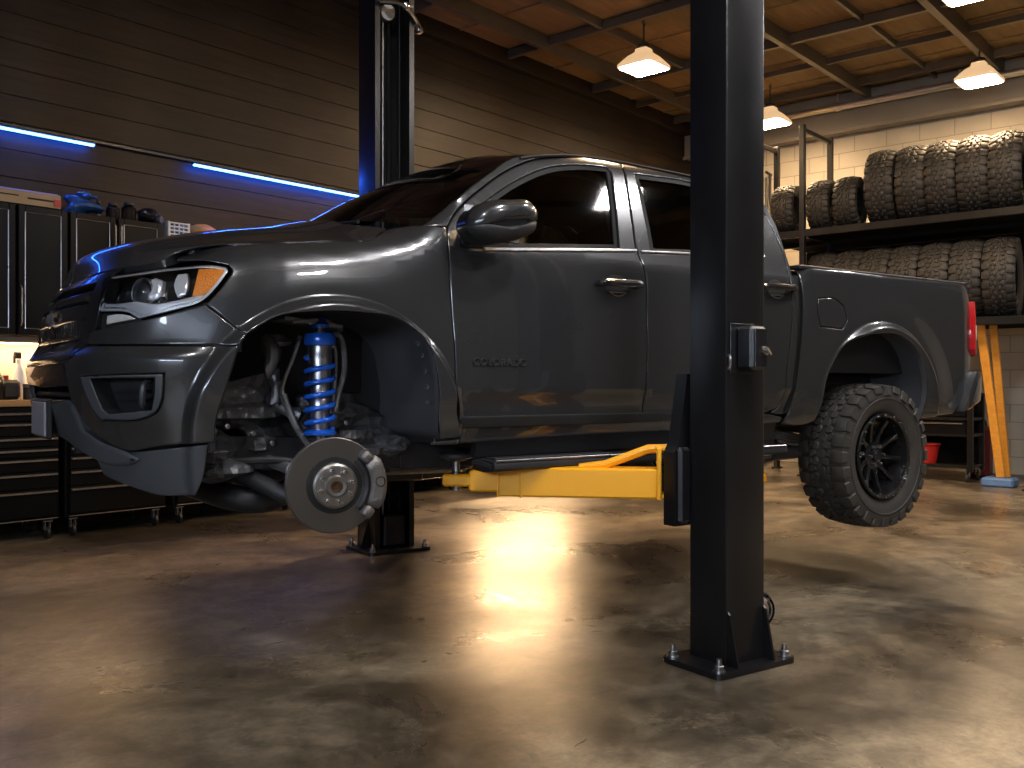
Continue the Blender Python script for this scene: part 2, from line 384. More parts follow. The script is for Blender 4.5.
# ------------------------------------------------------------------ materials
def nodes(name):
    m = bpy.data.materials.new(name); m.use_nodes = True; t = m.node_tree
    return m, t, t.nodes, t.links, t.nodes['Principled BSDF']
def pm(name, col, rough=.5, metal=0., coat=0., var=.12, scale=14., bump=0., rvar=.08, spec=.5, bscale=None, coatr=.04):
    m, t, N, L, b = nodes(name)
    tc = N.new('ShaderNodeTexCoord'); nz = N.new('ShaderNodeTexNoise'); nz.inputs['Scale'].default_value = scale; nz.inputs['Detail'].default_value = 5
    L.new(tc.outputs['Object'], nz.inputs['Vector'])
    mx = N.new('ShaderNodeMix'); mx.data_type = 'RGBA'
    mx.inputs[6].default_value = (*[c*(1-var) for c in col], 1); mx.inputs[7].default_value = (*[min(1, c*(1+var)) for c in col], 1)
    L.new(nz.outputs['Fac'], mx.inputs[0]); L.new(mx.outputs[2], b.inputs['Base Color'])
    mr = N.new('ShaderNodeMapRange'); mr.inputs[3].default_value = max(0, rough-rvar); mr.inputs[4].default_value = min(1, rough+rvar)
    L.new(nz.outputs['Fac'], mr.inputs[0]); L.new(mr.outputs[0], b.inputs['Roughness'])
    b.inputs['Metallic'].default_value = metal; b.inputs['Specular IOR Level'].default_value = spec
    b.inputs['Coat Weight'].default_value = coat; b.inputs['Coat Roughness'].default_value = coatr
    if bump:
        n2 = nz
        if bscale: n2 = N.new('ShaderNodeTexNoise'); n2.inputs['Scale'].default_value = bscale; n2.inputs['Detail'].default_value = 4; L.new(tc.outputs['Object'], n2.inputs['Vector'])
        bp = N.new('ShaderNodeBump'); bp.inputs['Strength'].default_value = bump; bp.inputs['Distance'].default_value = .01
        L.new(n2.outputs['Fac'], bp.inputs['Height']); L.new(bp.outputs[0], b.inputs['Normal'])
    return m
def emis(name, col, w):
    m, t, N, L, b = nodes(name)
    b.inputs['Base Color'].default_value = (.8, .8, .8, 1); b.inputs['Emission Color'].default_value = (*col, 1); b.inputs['Emission Strength'].default_value = w
    return m
def glass(name, tint, rough=.02, refl=1.):
    m, t, N, L, b = nodes(name); N.remove(b)
    tr = N.new('ShaderNodeBsdfTransparent'); tr.inputs[0].default_value = (*tint, 1)
    gl = N.new('ShaderNodeBsdfGlossy'); gl.inputs['Roughness'].default_value = rough; gl.inputs[0].default_value = (refl, refl, refl, 1)
    fr = N.new('ShaderNodeFresnel'); fr.inputs[0].default_value = 1.5; nz = N.new('ShaderNodeTexNoise'); nz.inputs['Scale'].default_value = 3
    tc = N.new('ShaderNodeTexCoord'); L.new(tc.outputs['Object'], nz.inputs['Vector'])
    mr = N.new('ShaderNodeMapRange'); mr.inputs[3].default_value = rough; mr.inputs[4].default_value = rough+.03; L.new(nz.outputs['Fac'], mr.inputs[0]); L.new(mr.outputs[0], gl.inputs['Roughness'])
    mx = N.new('ShaderNodeMixShader'); L.new(fr.outputs[0], mx.inputs[0]); L.new(tr.outputs[0], mx.inputs[1]); L.new(gl.outputs[0], mx.inputs[2])
    L.new(mx.outputs[0], N['Material Output'].inputs[0]); return m
PAINT = pm('graphite_paint', (.054, .056, .060), .27, .6, 1., var=.03, scale=2., rvar=.012, coatr=.02)
GLOSSB = pm('gloss_black', (.010, .010, .012), .22, 0, .6, var=.1)
PLASTIC = pm('grey_trim_plastic', (.055, .060, .068), .42, 0, 0, var=.06, bump=.05, bscale=220)
DARKP = pm('dark_plastic', (.014, .014, .016), .50, 0, 0, var=.2, bump=.12, bscale=60)
LINER = pm('liner_plastic', (.062, .062, .068), .38, 0, 0, var=.3, bump=.15, bscale=9, scale=5)
BLACK = pm('seal_black', (.004, .004, .004), .7)
CHROME = pm('chrome', (.72, .72, .74), .12, 1., var=.03)
SATIN = pm('satin_metal', (.42, .42, .44), .30, 1., var=.08, scale=40)
STEELD = pm('dark_steel', (.06, .06, .065), .45, .7, var=.35, scale=9, bump=.2, bscale=30)
CAST = pm('dusty_cast_metal', (.26, .26, .27), .42, .75, var=.55, scale=11, bump=.5, bscale=26, rvar=.2)
DISC = None
RUBBER = pm('tyre_rubber', (.023, .0215, .020), .62, 0, 0, var=.35, scale=9, bump=.15, bscale=60)
RUBBERD = pm('dusty_tyre_rubber', (.040, .036, .032), .6, 0, 0, var=.4, scale=9, bump=.15, bscale=60)
PLATE = pm('grey_plate', (.26, .26, .29), .4)  # one even grey over the whole plate
RIMB = pm('black_rim', (.012, .012, .013), .28, .3, .5, var=.1)
BLUEP = pm('blue_spring_paint', (.008, .11, .62), .25, .2, .6, var=.1)
BEZEL = pm('lit_bezel', (.55, .55, .57), .3, .35)  # pale base colour carries the ceiling lamps' reflection on the headlight trim
YELL = pm('yellow_lift_paint', (1., .43, .004), .36, 0, .1, var=.05, scale=6, bump=.03, bscale=40)
POSTB = pm('black_post_paint', (.006, .006, .007), .33, 0, .15, var=.3, scale=4, bump=.06, bscale=70, rvar=.08, coatr=.2)
CABB = pm('black_cabinet_paint', (.003, .003, .0035), .36, 0, 0, var=.2, scale=5, spec=.22)
GLASS = glass('clear_window_glass', (.34, .37, .37))
GLASSD = glass('dark_window_glass', (.05, .05, .05))
LENS = glass('clear_lens', (.92, .94, .96))
SILVER = pm('lamp_reflector', (.80, .80, .82), .2, .45, var=.1, scale=60, bump=.35, bscale=45)
AMBER = pm('amber_lens', (.85, .26, .015), .2, 0, .6, var=.25, scale=120, bump=.5, bscale=160)
REDL = pm('red_lens', (.50, .010, .012), .15, 0, .8, var=.15, scale=60)
WHITEL = pm('white_lens', (.7, .7, .7), .2, 0, .6)
SEAT = pm('charcoal_seat_cloth', (.030, .031, .034), .8, bump=.2, bscale=90)
TRIMG = pm('grey_cabin_trim', (.30, .32, .33), .6)
WHITEP = pm('white_plastic', (.62, .66, .72), .4)
def disc_mat():
    m, t, N, L, b = nodes('brake_disc_steel')
    b.inputs['Base Color'].default_value = (.21, .195, .18, 1); b.inputs['Metallic'].default_value = 1.; b.inputs['Roughness'].default_value = .36
    tc = N.new('ShaderNodeTexCoord'); sp = N.new('ShaderNodeSeparateXYZ'); L.new(tc.outputs['Object'], sp.inputs[0])
    cx = N.new('ShaderNodeCombineXYZ'); L.new(sp.outputs[0], cx.inputs[0]); L.new(sp.outputs[2], cx.inputs[1])
    ln = N.new('ShaderNodeVectorMath'); ln.operation = 'LENGTH'; L.new(cx.outputs[0], ln.inputs[0])
    nz = N.new('ShaderNodeTexNoise'); nz.noise_dimensions = '1D'; nz.inputs['Scale'].default_value = 900; L.new(ln.outputs['Value'], nz.inputs['W'])
    bp = N.new('ShaderNodeBump'); bp.inputs['Strength'].default_value = .12; bp.inputs['Distance'].default_value = .002; L.new(nz.outputs[0], bp.inputs['Height']); L.new(bp.outputs[0], b.inputs['Normal'])
    return m
DISC = disc_mat()
def floor_mat():
    m, t, N, L, b = nodes('polished_concrete')
    tc = N.new('ShaderNodeTexCoord'); P = tc.outputs['Object']
    def noise(s, d=6, r=.6, dist=0.):
        n = N.new('ShaderNodeTexNoise'); n.inputs['Scale'].default_value = s; n.inputs['Detail'].default_value = d; n.inputs['Roughness'].default_value = r; n.inputs['Distortion'].default_value = dist; L.new(P, n.inputs['Vector']); return n.outputs['Fac']
    def ramp(src, *st):
        r = N.new('ShaderNodeValToRGB'); e = r.color_ramp.elements
        e[0].position, e[0].color = st[0][0], (*st[0][1], 1); e[1].position, e[1].color = st[1][0], (*st[1][1], 1)
        for p, c in st[2:]: q = e.new(p); q.color = (*c, 1)
        L.new(src, r.inputs[0]); return r.outputs[0]
    def mix(f, a, bb, mode='MIX'):
        x = N.new('ShaderNodeMix'); x.data_type = 'RGBA'; x.blend_type = mode
        if isinstance(f, float): x.inputs[0].default_value = f
        else: L.new(f, x.inputs[0])
        for i, q in ((6, a), (7, bb)):
            if isinstance(q, tuple): x.inputs[i].default_value = (*q, 1)
            else: L.new(q, x.inputs[i])
        return x.outputs[2]
    big = ramp(noise(.55, 8, .62, .8), (.40, (.066, .054, .039)), (.60, (.31, .258, .185)))
    fine = ramp(noise(6., 10, .78, .4), (.36, (.42, .41, .40)), (.64, (1.25, 1.22, 1.16)))
    c = mix(1., big, fine, 'MULTIPLY')
    grit = ramp(noise(38., 6, .8), (.35, (.62, .61, .60)), (.62, (1.12, 1.11, 1.08)))
    c = mix(.8, c, grit, 'MULTIPLY')
    stain = ramp(noise(1.3, 6, .6, 1.5), (.56, (1, 1, 1)), (.68, (.55, .53, .52)))
    c = mix(.8, c, stain, 'MULTIPLY')
    sep = N.new('ShaderNodeSeparateXYZ'); L.new(P, sep.inputs[0])
    def line(sock, pos, w):
        a = N.new('ShaderNodeMath'); a.operation = 'SUBTRACT'; L.new(sock, a.inputs[0]); a.inputs[1].default_value = pos
        q = N.new('ShaderNodeMath'); q.operation = 'ABSOLUTE'; L.new(a.outputs[0], q.inputs[0])
        l = N.new('ShaderNodeMath'); l.operation = 'LESS_THAN'; L.new(q.outputs[0], l.inputs[0]); l.inputs[1].default_value = w; return l.outputs[0]
    for s_, p_ in ((1, 3.36), (0, 4.87), (1, -.4), (0, 1.0), (0, 8.7)):
        c = mix(line(sep.outputs[s_], p_, .004), c, (.03, .026, .022))
    L.new(c, b.inputs['Base Color'])
    rr = N.new('ShaderNodeMapRange'); rr.inputs[1].default_value = .3; rr.inputs[2].default_value = .7; rr.inputs[3].default_value = .22; rr.inputs[4].default_value = .42
    L.new(noise(1.1, 6, .65, .6), rr.inputs[0]); L.new(rr.outputs[0], b.inputs['Roughness'])
    b.inputs['Specular IOR Level'].default_value = .5; b.inputs['Coat Weight'].default_value = .0
    bp = N.new('ShaderNodeBump'); bp.inputs['Strength'].default_value = .16; bp.inputs['Distance'].default_value = .01; L.new(noise(14, 9, .75), bp.inputs['Height']); L.new(bp.outputs[0], b.inputs['Normal'])
    return m
FLOOR = floor_mat()
def plank_mat(name, a, bcol, rough=.5):
    m, t, N, L, b = nodes(name)
    tc = N.new('ShaderNodeTexCoord'); mp = N.new('ShaderNodeMapping'); mp.inputs['Scale'].default_value = (1.2, 8, 16); L.new(tc.outputs['Object'], mp.inputs[0])
    n = N.new('ShaderNodeTexNoise'); n.inputs['Scale'].default_value = 1.6; n.inputs['Detail'].default_value = 8; n.inputs['Roughness'].default_value = .65; L.new(mp.outputs[0], n.inputs['Vector'])
    n2 = N.new('ShaderNodeTexNoise'); n2.inputs['Scale'].default_value = 1.1; n2.inputs['Detail'].default_value = 4; L.new(tc.outputs['Object'], n2.inputs['Vector'])
    ad = N.new('ShaderNodeMath'); ad.operation = 'MULTIPLY'; L.new(n.outputs[0], ad.inputs[0]); L.new(n2.outputs[0], ad.inputs[1])
    r = N.new('ShaderNodeValToRGB'); r.color_ramp.elements[0].position = .12; r.color_ramp.elements[0].color = (*a, 1); r.color_ramp.elements[1].position = .42; r.color_ramp.elements[1].color = (*bcol, 1)
    L.new(ad.outputs[0], r.inputs[0]); L.new(r.outputs[0], b.inputs['Base Color']); b.inputs['Roughness'].default_value = rough; b.inputs['Specular IOR Level'].default_value = .3
    bp = N.new('ShaderNodeBump'); bp.inputs['Strength'].default_value = .15; bp.inputs['Distance'].default_value = .01; L.new(n.outputs[0], bp.inputs['Height']); L.new(bp.outputs[0], b.inputs['Normal'])
    return m
WOODW = plank_mat('dark_stained_planks', (.009, .0056, .0038), (.043, .0245, .0135))
PLY = plank_mat('ceiling_boards', (.185, .115, .046), (.34, .22, .095), .7)
WOODL = plank_mat('oak_worktop', (.30, .16, .06), (.55, .32, .13), .4)
WOODO = plank_mat('orange_pine', (.55, .24, .03), (.80, .38, .06), .45)
def block_mat():
    m, t, N, L, b = nodes('painted_blockwork')
    tc = N.new('ShaderNodeTexCoord'); mp = N.new('ShaderNodeMapping'); mp.inputs['Rotation'].default_value = (PI/2, 0, PI/2)
    sp = N.new('ShaderNodeSeparateXYZ'); cx = N.new('ShaderNodeCombineXYZ'); L.new(tc.outputs['Object'], sp.inputs[0]); L.new(sp.outputs[1], cx.inputs[0]); L.new(sp.outputs[2], cx.inputs[1])
    k = N.new('ShaderNodeTexBrick'); k.inputs['Scale'].default_value = 1; k.inputs['Brick Width'].default_value = .42; k.inputs['Row Height'].default_value = .21; k.inputs['Mortar Size'].default_value = .006; k.inputs['Mortar Smooth'].default_value = .3
    k.inputs['Color1'].default_value = (.64, .58, .47, 1); k.inputs['Color2'].default_value = (.57, .52, .43, 1); k.inputs['Mortar'].default_value = (.36, .32, .27, 1)
    L.new(cx.outputs[0], k.inputs[0]); n = N.new('ShaderNodeTexNoise'); n.inputs['Scale'].default_value = 1.5; n.inputs['Detail'].default_value = 7; L.new(tc.outputs['Object'], n.inputs['Vector'])
    mx = N.new('ShaderNodeMix'); mx.data_type = 'RGBA'; mx.blend_type = 'MULTIPLY'; mx.inputs[0].default_value = .55; L.new(k.outputs[0], mx.inputs[6]); L.new(n.outputs[0], mx.inputs[7])
    L.new(mx.outputs[2], b.inputs['Base Color']); b.inputs['Roughness'].default_value = .7
    bp = N.new('ShaderNodeBump'); bp.inputs['Strength'].default_value = .5; bp.inputs['Distance'].default_value = .008; bp.invert = True; L.new(k.outputs['Fac'], bp.inputs['Height']); L.new(bp.outputs[0], b.inputs['Normal'])
    return m
BLOCK = block_mat()
WALLD = pm('dark_wall_paint', (.06, .055, .05), .6)
PURLIN = pm('roof_purlin_steel', (.16, .13, .09), .38, .5, var=.3, scale=3)
HEADER = pm('header_beam_paint', (.26, .23, .19), .55, var=.25, scale=2)
PIPE = pm('galvanised_pipe', (.85, .80, .70), .30, .9, var=.04, scale=3, rvar=.03)
SHADE = pm('glowing_lamp_shade', (.55, .52, .46), .4, 0, var=.1)
for n_ in SHADE.node_tree.nodes:
    if n_.type == 'BSDF_PRINCIPLED': n_.inputs['Emission Color'].default_value = (1, .62, .30, 1); n_.inputs['Emission Strength'].default_value = .22
LAMPL = emis('lamp_lens_glow', (1., .68, .38), LAMP_W)
LAMP_FILL = emis('cool_lamp_lens_glow', (.99, .96, .95), LAMP_W*.8)  # lens glow of the extra lamps added on the camera side
def crump_mat():
    m, t, N, L, b = nodes('crumpled_black_plastic')
    b.inputs['Base Color'].default_value = (.11, .11, .118, 1); b.inputs['Metallic'].default_value = .35
    tc = N.new('ShaderNodeTexCoord'); v = N.new('ShaderNodeTexVoronoi'); v.inputs['Scale'].default_value = 24; L.new(tc.outputs['Object'], v.inputs['Vector'])
    n = N.new('ShaderNodeTexNoise'); n.inputs['Scale'].default_value = 40; n.inputs['Detail'].default_value = 6; L.new(tc.outputs['Object'], n.inputs['Vector'])
    mr = N.new('ShaderNodeMapRange'); mr.inputs[3].default_value = .22; mr.inputs[4].default_value = .5; L.new(n.outputs[0], mr.inputs[0]); L.new(mr.outputs[0], b.inputs['Roughness'])
    ad = N.new('ShaderNodeMath'); ad.operation = 'MULTIPLY_ADD'; L.new(n.outputs[0], ad.inputs[0]); ad.inputs[1].default_value = .35; L.new(v.outputs['Distance'], ad.inputs[2])
    bp = N.new('ShaderNodeBump'); bp.inputs['Strength'].default_value = .7; bp.inputs['Distance'].default_value = .02; L.new(ad.outputs[0], bp.inputs['Height']); L.new(bp.outputs[0], b.inputs['Normal'])
    return m
CRUMP = crump_mat()
BLUEL = emis('blue_strip_glow', (.022, .125, 1.), BLUE_W)
BENCHL = emis('bench_strip_glow', (1., .62, .30), BENCH_W)
BENCHF = emis('far_bench_strip_glow', (1., .64, .33), BENCH_W*17)
FROST_FILL = emis('added_window_glow', (.70, .82, 1.), 8.)  # invented glow behind the camera, brightens the nose and wheel well
ANOD = pm('dark_anodised_channel', (.02, .022, .03), .3, .5)
RACKM = pm('rack_steel', (.014, .0135, .013), .38, .5, var=.3, scale=6)
DECK = pm('matt_black_board', (.006, .006, .006), .8, spec=.15)
CARD = pm('cardboard', (.42, .29, .17), .75, var=.2, scale=4)
LINE = pm('drawer_handle_aluminium', (.62, .58, .52), .22, .9, var=.1)
REDP = pm('red_plastic', (.45, .02, .015), .35)
BLUEF = pm('blue_plastic', (.10, .20, .42), .5, var=.2)
BACKS = pm('pale_backsplash', (.72, .66, .56), .5, var=.2, scale=3)
BOTTLE = glass('dusty_bottle', (.35, .33, .30), .1)
BAGB = pm('blue_film', (.03, .09, .26), .22, 0, .5, var=.6, scale=25, bump=.6, bscale=30)
# ------------------------------------------------------------------ the room
U0, U1, V0, V1, ZC = -3.2, 12.6, -4.2, 7.3, 4.95
def slab(name, c, size, mat, ch=.0): return struct(name, M().box(c, size, ch=.001), mat)
slab('floor', ((U0+U1)/2, (V0+V1)/2, -.1), (U1-U0+.4, V1-V0+.4, .2), FLOOR)
slab('ceiling', ((U0+U1)/2, (V0+V1)/2, ZC+.1), (U1-U0+.4, V1-V0+.4, .2), PLY)
m = M(); rn = random.Random(3); z = 0.; ph = .2
while z < ZC-.01:                                            # horizontal boards, one wall
    h = min(ph, ZC-z); m.box(((U0+U1)/2, V1+.01+rn.uniform(0, .004), z+h/2), (U1-U0, .03, h-.0022), ch=.003)
    z += ph
m.box(((U0+U1)/2, V1+.08, ZC/2), (U1-U0, .1, ZC), ch=.001)
struct('wall_left', m, WOODW)
slab('wall_back', (U1+.1, (V0+V1)/2, ZC/2), (.2, V1-V0, ZC), BLOCK)
slab('wall_right', ((U0+U1)/2, V0-.1, ZC/2), (U1-U0, .2, ZC), WALLD)
slab('wall_front', (U0-.1, (V0+V1)/2, ZC/2), (.2, V1-V0, ZC), WALLD)
# made-up sectional garage door with an added, glowing frosted window band, in the wall the truck's nose points at
struct('added_door_1', M().box((U0+.02, -.6, 1.45), (.06, 4.6, 2.9), ch=.01), HEADER)
for i in range(4):
    struct('window_%d' % (i+1), M().box((U0+.055, -2.25+1.1*i, 2.05), (.02, .95, .55), ch=.004), FROST_FILL)  # added glowing panes, unseen, lighting the front of the truck
# roof purlins: one structure object per beam
k = 0
for v, w, h in ((6.60, .07, .16), (5.87, .05, .10), (4.55, .07, .16), (3.72, .04, .07), (2.98, .08, .18), (1.45, .07, .16), (-.1, .07, .16), (-1.7, .07, .16)):
    k += 1; struct('trim_%d' % k, M().box(((U0+U1)/2, v, ZC-h/2), (U1-U0, w, h)), PURLIN)
for u, w, h in ((5.0, .06, .09), (6.62, .06, .09), (8.27, .06, .09), (9.93, .06, .10), (10.92, .04, .07), (11.9, .05, .09)):
    k += 1; struct('trim_%d' % k, M().box((u, (V0+V1)/2, ZC-h/2-.02), (w, V1-V0, h)), PURLIN)
for u in [5.8+.83*i for i in range(8)]:                       # board joints under the roof sheet
    k += 1; struct('trim_%d' % k, M().box((u, (V0+V1)/2, ZC-.008), (.025, V1-V0, .016)), PLY)
k += 1; struct('trim_%d' % k, M().box((12.48, (V0+V1)/2, 4.69), (.24, V1-V0, .52), ch=.02), HEADER)
k += 1; struct('trim_%d' % k, M().box((12.35, (V0+V1)/2, 4.44), (.03, V1-V0, .05)), HEADER)
k += 1; struct('trim_%d' % k, M().box(((U0+U1)/2, V1-.06, ZC-.09), (U1-U0, .12, .18)), WOODW)
# pale backsplash behind the benches
k += 1; struct('trim_%d' % k, M().box((5.7, V1-.02, 1.19), (6.9, .02, .46)), BACKS)
m = M().tube([(12.22, -2., 4.72), (12.22, 6.4, 4.72)], .045, 14)
for v in (-1.5, .2, 1.9, 3.4, 4.9, 6.2): m.box((12.22, v, 4.80), (.03, .03, .18)); m.lathe([(.05, -.03), (.058, -.03), (.058, .03), (.05, .03)], (12.22, v, 4.72), (0, 1, 0), 14)
tag(m.build('conduit_pipe', PIPE), 'long bright galvanised pipe running under the ceiling above the tyre rack', 'pipe')
# ------------------------------------------------------------------ the truck on the lift
TRZ = -math.radians(14.7)
def truck_to_room(x, y):
    S, C = math.sin(math.radians(34.5)), math.cos(math.radians(34.5)); X = C*(x+1.428)-S*(y+3.2); Z = S*(x+1.428)+C*(y+3.2)
    a = math.radians(49.2); return (math.cos(a)*X+math.sin(a)*Z, -math.sin(a)*X+math.cos(a)*Z)
TR = thing('pickup_truck', (*truck_to_room(0, 0), .29), 'dark grey crew cab pickup truck raised on the two post lift, front wheel removed', 'truck', rz=TRZ); TR['_z'] = .29
def tb(name, m, mat, both=False, ang=35, parent=None):
    o = m.build(name, mat, parent or TR, ang)
    if both: mirror(m).build(name, mat, parent or TR, ang)
    return o
o_ = OUT
ARCH = o_['arch']
# --- side panels
panel('front_fender', PAINT, TR, o_['fender']+ARCH, both=True, grid=.025, arch=(AXF, .90, .488, .558))
FD = panel('front_door', PAINT, TR, o_['front_door'], holes=[o_['front_window']], both=True)
RD = panel('rear_door', PAINT, TR, o_['rear_door'], holes=[o_['rear_window']], both=True)
CS = [(2.4669, .9314), (2.5122, 1.0335), (2.5331, 1.1722), (2.5561, 1.368), (2.5599, 1.5234), (2.5659, 1.6932), (2.5605, 1.8286), (2.5500, 1.9476), (2.515, 2.045), (2.44, 2.095), (2.3, 2.128), (2.0, 2.150), (1.6, 2.164), (1.3353, 2.158), (1.1057, 2.1248), (.9061, 2.0725), (.7677, 1.9853), (.6471, 1.9019), (.5202, 1.8041)]
inner = o_['cab_side'][:23]
panel('cab_frame', PAINT, TR, inner+CS, both=True, grid=.05)
panel('rocker_panel', PAINT, TR, o_['rocker'], both=True, grid=.06)
ZT = 1.70
BED_O = o_['bed']+o_['rear_arch']+[(4.0182, .9088), (4.0771, .9626), (4.17, 1.1145), (4.20, 1.2562), (4.205, 1.4212), (4.195, 1.60), (4.19, 1.640), (4.155, 1.71), (3.3245, 1.717), (2.858, 1.706)]
BS = panel('bed_side', PAINT, TR, BED_O, holes=[o_['fuel']], both=False, grid=.025, arch=(AXR, .92, .488, .568))
Panel().piece(BED_O, far=True, grid=.04).build('bed_side', PAINT, TR)
panel('fuel_door', PAINT, BS, o_['fuel'], gap=.004)
# black strips behind the panel gaps, painting in the shade there
for P in ([(.43, .90), (.55, .90), (.52, 1.70), (.45, 1.70)], [(1.44, .93), (1.60, .93), (1.60, 1.66), (1.44, 1.66)], [(1.47, 1.64), (1.58, 1.64), (1.66, 2.12), (1.53, 2.12)], [(2.42, .95), (2.68, .92), (2.70, 1.66), (2.50, 1.66)], [(2.70, 1.36), (2.98, 1.36), (2.98, 1.57), (2.70, 1.57)],
          [(.45, .915), (2.45, .915), (2.45, .96), (.45, .96)], [(-.55, 1.20), (-.35, 1.20), (-.35, 1.37), (-.55, 1.37)], [(.50, 1.62), (2.4, 1.68), (2.4, 1.72), (.50, 1.66)]):
    panel('gap_backing', BLACK, TR, P, both=True, off=.024, th=.03, smooth=False, gap=0, grid=.08)
# --- windows and belt mouldings
for nm, key, mt, par in (('side_window', 'front_window', GLASS, FD), ('side_window', 'rear_window', GLASSD, RD)):
    panel(nm, mt, par, o_[key], gap=-.006, off=.014, th=.018, grid=.08)
    Panel().piece(o_[key], gap=-.006, off=.014, th=.018, grid=.08, far=True).build(nm, mt, TR)
def ringpanel(name, mat, par, P, w, off, **k):
    Q = sm_poly(P if area2(P) > 0 else P[::-1]); return Panel().piece(Q, holes=[inset2(Q, w)], off=off, smooth=False, gap=0, grid=.2, roll=.003, dz=.002, **k).build(name, mat, par)
ringpanel('window_seal', BLACK, FD, o_['front_window'], .022, .006)
ringpanel('window_seal', BLACK, RD, o_['rear_window'], .022, .006)
panel('belt_moulding', SATIN, FD, [(.652, 1.628), (1.392, 1.685), (1.497, 1.694), (1.497, 1.706), (1.391, 1.699), (1.05, 1.673), (.652, 1.643)], off=-.008, th=.01, gap=0, smooth=False, roll=.004)
panel('belt_moulding', SATIN, RD, [(1.525, 1.693), (1.84, 1.708), (2.38, 1.745), (2.38, 1.757), (1.84, 1.719), (1.525, 1.703)], off=-.008, th=.01, gap=0, smooth=False, roll=.004)
panel('mirror_sail', DARKP, FD, [(.553, 1.650), (.552, 1.688), (.607, 1.768), (.735, 1.862), (.735, 1.842), (.66, 1.66)], off=-.004, th=.012, gap=0)
# --- door handles
def handle(t0, z0, par):
    q = lambda t, z, o: skin(t, z, o)
    m = M(); P = [q(t0+.01, z0, .004), q(t0+.015, z0, -.025), q(t0+.05, z0+.002, -.036), q(t0+.13, z0+.004, -.040), q(t0+.21, z0+.006, -.036), q(t0+.245, z0+.006, -.025), q(t0+.25, z0+.006, .004)]
    C_ = crom(P, 6); m.tube(C_, [.013+.004*math.sin(PI*i/(len(C_)-1)) for i in range(len(C_))], 10)
    h = m.build('door_handle', GLOSSB, par)
    s = M(); s.tube([q(t0+.02, z0+.011, -.030), q(t0+.13, z0+.018, -.043), q(t0+.24, z0+.014, -.030)], .0035, 6); s.build('bright_strip', CHROME, h)
    Panel().piece([(t0+.06, z0-.042), (t0+.10, z0-.055), (t0+.15, z0-.053), (t0+.19, z0-.036), (t0+.20, z0+.02), (t0+.15, z0+.045), (t0+.09, z0+.042), (t0+.055, z0+.012)], off=-.002, th=.006, gap=0, grid=.05).build('handle_cup', BLACK, h)
    ringpanel('cup_rim', SATIN, h, [(t0+.07, z0-.034), (t0+.10, z0-.050), (t0+.15, z0-.048), (t0+.18, z0-.030)], .005, -.006)
handle(1.217, 1.530, FD); handle(2.283, 1.575, RD)
# --- door badge lettering
def text_mesh(s, size, depth):
    cu = bpy.data.curves.new('t', 'FONT'); cu.body = s; cu.size = size; cu.extrude = depth; cu.offset = .0006
    ob = bpy.data.objects.new('t', cu); COL.objects.link(ob); bpy.context.view_layer.update()
    me = bpy.data.meshes.new_from_object(ob.evaluated_get(bpy.context.evaluated_depsgraph_get())); bpy.data.objects.remove(ob); bpy.data.curves.remove(cu); return me
me = text_mesh('COLORADO', .042, .003); xs = [v.co.x for v in me.vertices]; x0, x1 = min(xs), max(xs); ys = [v.co.y for v in me.vertices]; y0, y1 = min(ys), max(ys)
for v in me.vertices:
    t = .578+(v.co.x-x0)/(x1-x0)*.265; zz = 1.163+(v.co.y-y0)/(y1-y0)*.031; v.co = skin(t, zz, -.003-v.co.z)
me.materials.append(STEELD); b = link('badge_lettering', me, FD)
# --- cab front, roof, windshield
E = [skin(*p) for p in ((.3865, 1.7071), (.5202, 1.8041), (.6471, 1.9019), (.7677, 1.9853), (.9061, 2.0725), (.985, 2.098))]
E = crom(E, 4)
rows = []
for i, p in enumerate(E):
    a = i/(len(E)-1); r = []
    for j in range(25):
        b = j/24; c = 1-(1-2*b)**2; c2 = 1-abs(1-2*b)**2.6
        r.append((p[0]-c*(.20*(1-a)+.03*a), p[1]+(2*YC-2*p[1])*b, p[2]+c2*(.085*(1-a)+.062*a)-.004))
    rows.append(r)
WS = M().grid(rows).build('windshield', GLASS, TR, 80)
fr = M()                                                       # black frit band and sun visor line
fr.grid([[(q[0]-.004, q[1], q[2]+.004) for q in r] for r in rows[-3:]])
fr.build('glass_border', GLOSSB, WS, 80)
RE = [(.94, 2.085), (1.02, 2.105), (1.1057, 2.1248), (1.22, 2.144), (1.3353, 2.158), (1.6, 2.164), (2.0, 2.150), (2.3, 2.128), (2.44, 2.095), (2.515, 2.045)]
rows = []
for i, q in enumerate(crom(RE, 4)):
    p = skin(*q); r = []
    for j in range(25):
        b = j/24; c2 = 1-abs(1-2*b)**2.4; r.append((p[0]-.03*(1-(1-2*b)**2)*(1 if i < 8 else 0), p[1]+.006+(2*YC-2*p[1]-.012)*b, p[2]+c2*.062-.004))
    rows.append(r)
M().grid(rows).build('roof_panel', PAINT, TR, 60)
for far in (0, 1):
    P = [skin(*q, -.002) for q in crom([(.95, 2.075), (1.1057, 2.1118), (1.3353, 2.145), (1.6, 2.151), (2.0, 2.138), (2.3, 2.116), (2.44, 2.083)], 5)]
    M().tube([(p[0], 2*YC-p[1] if far else p[1], p[2]) for p in P], .007, 6).build('roof_moulding', BLACK, TR)
rows = []
for q in crom([(2.515, 2.045), (2.55, 1.9476), (2.5605, 1.8286), (2.5659, 1.6932), (2.56, 1.52), (2.53, 1.17), (2.50, .95)], 3):
    p = skin(*q); rows.append([(p[0]-.004, p[1]+.004+(2*YC-2*p[1]-.008)*j/8, p[2]) for j in range(9)])
M().grid(rows).build('cab_back', PAINT, TR, 40)
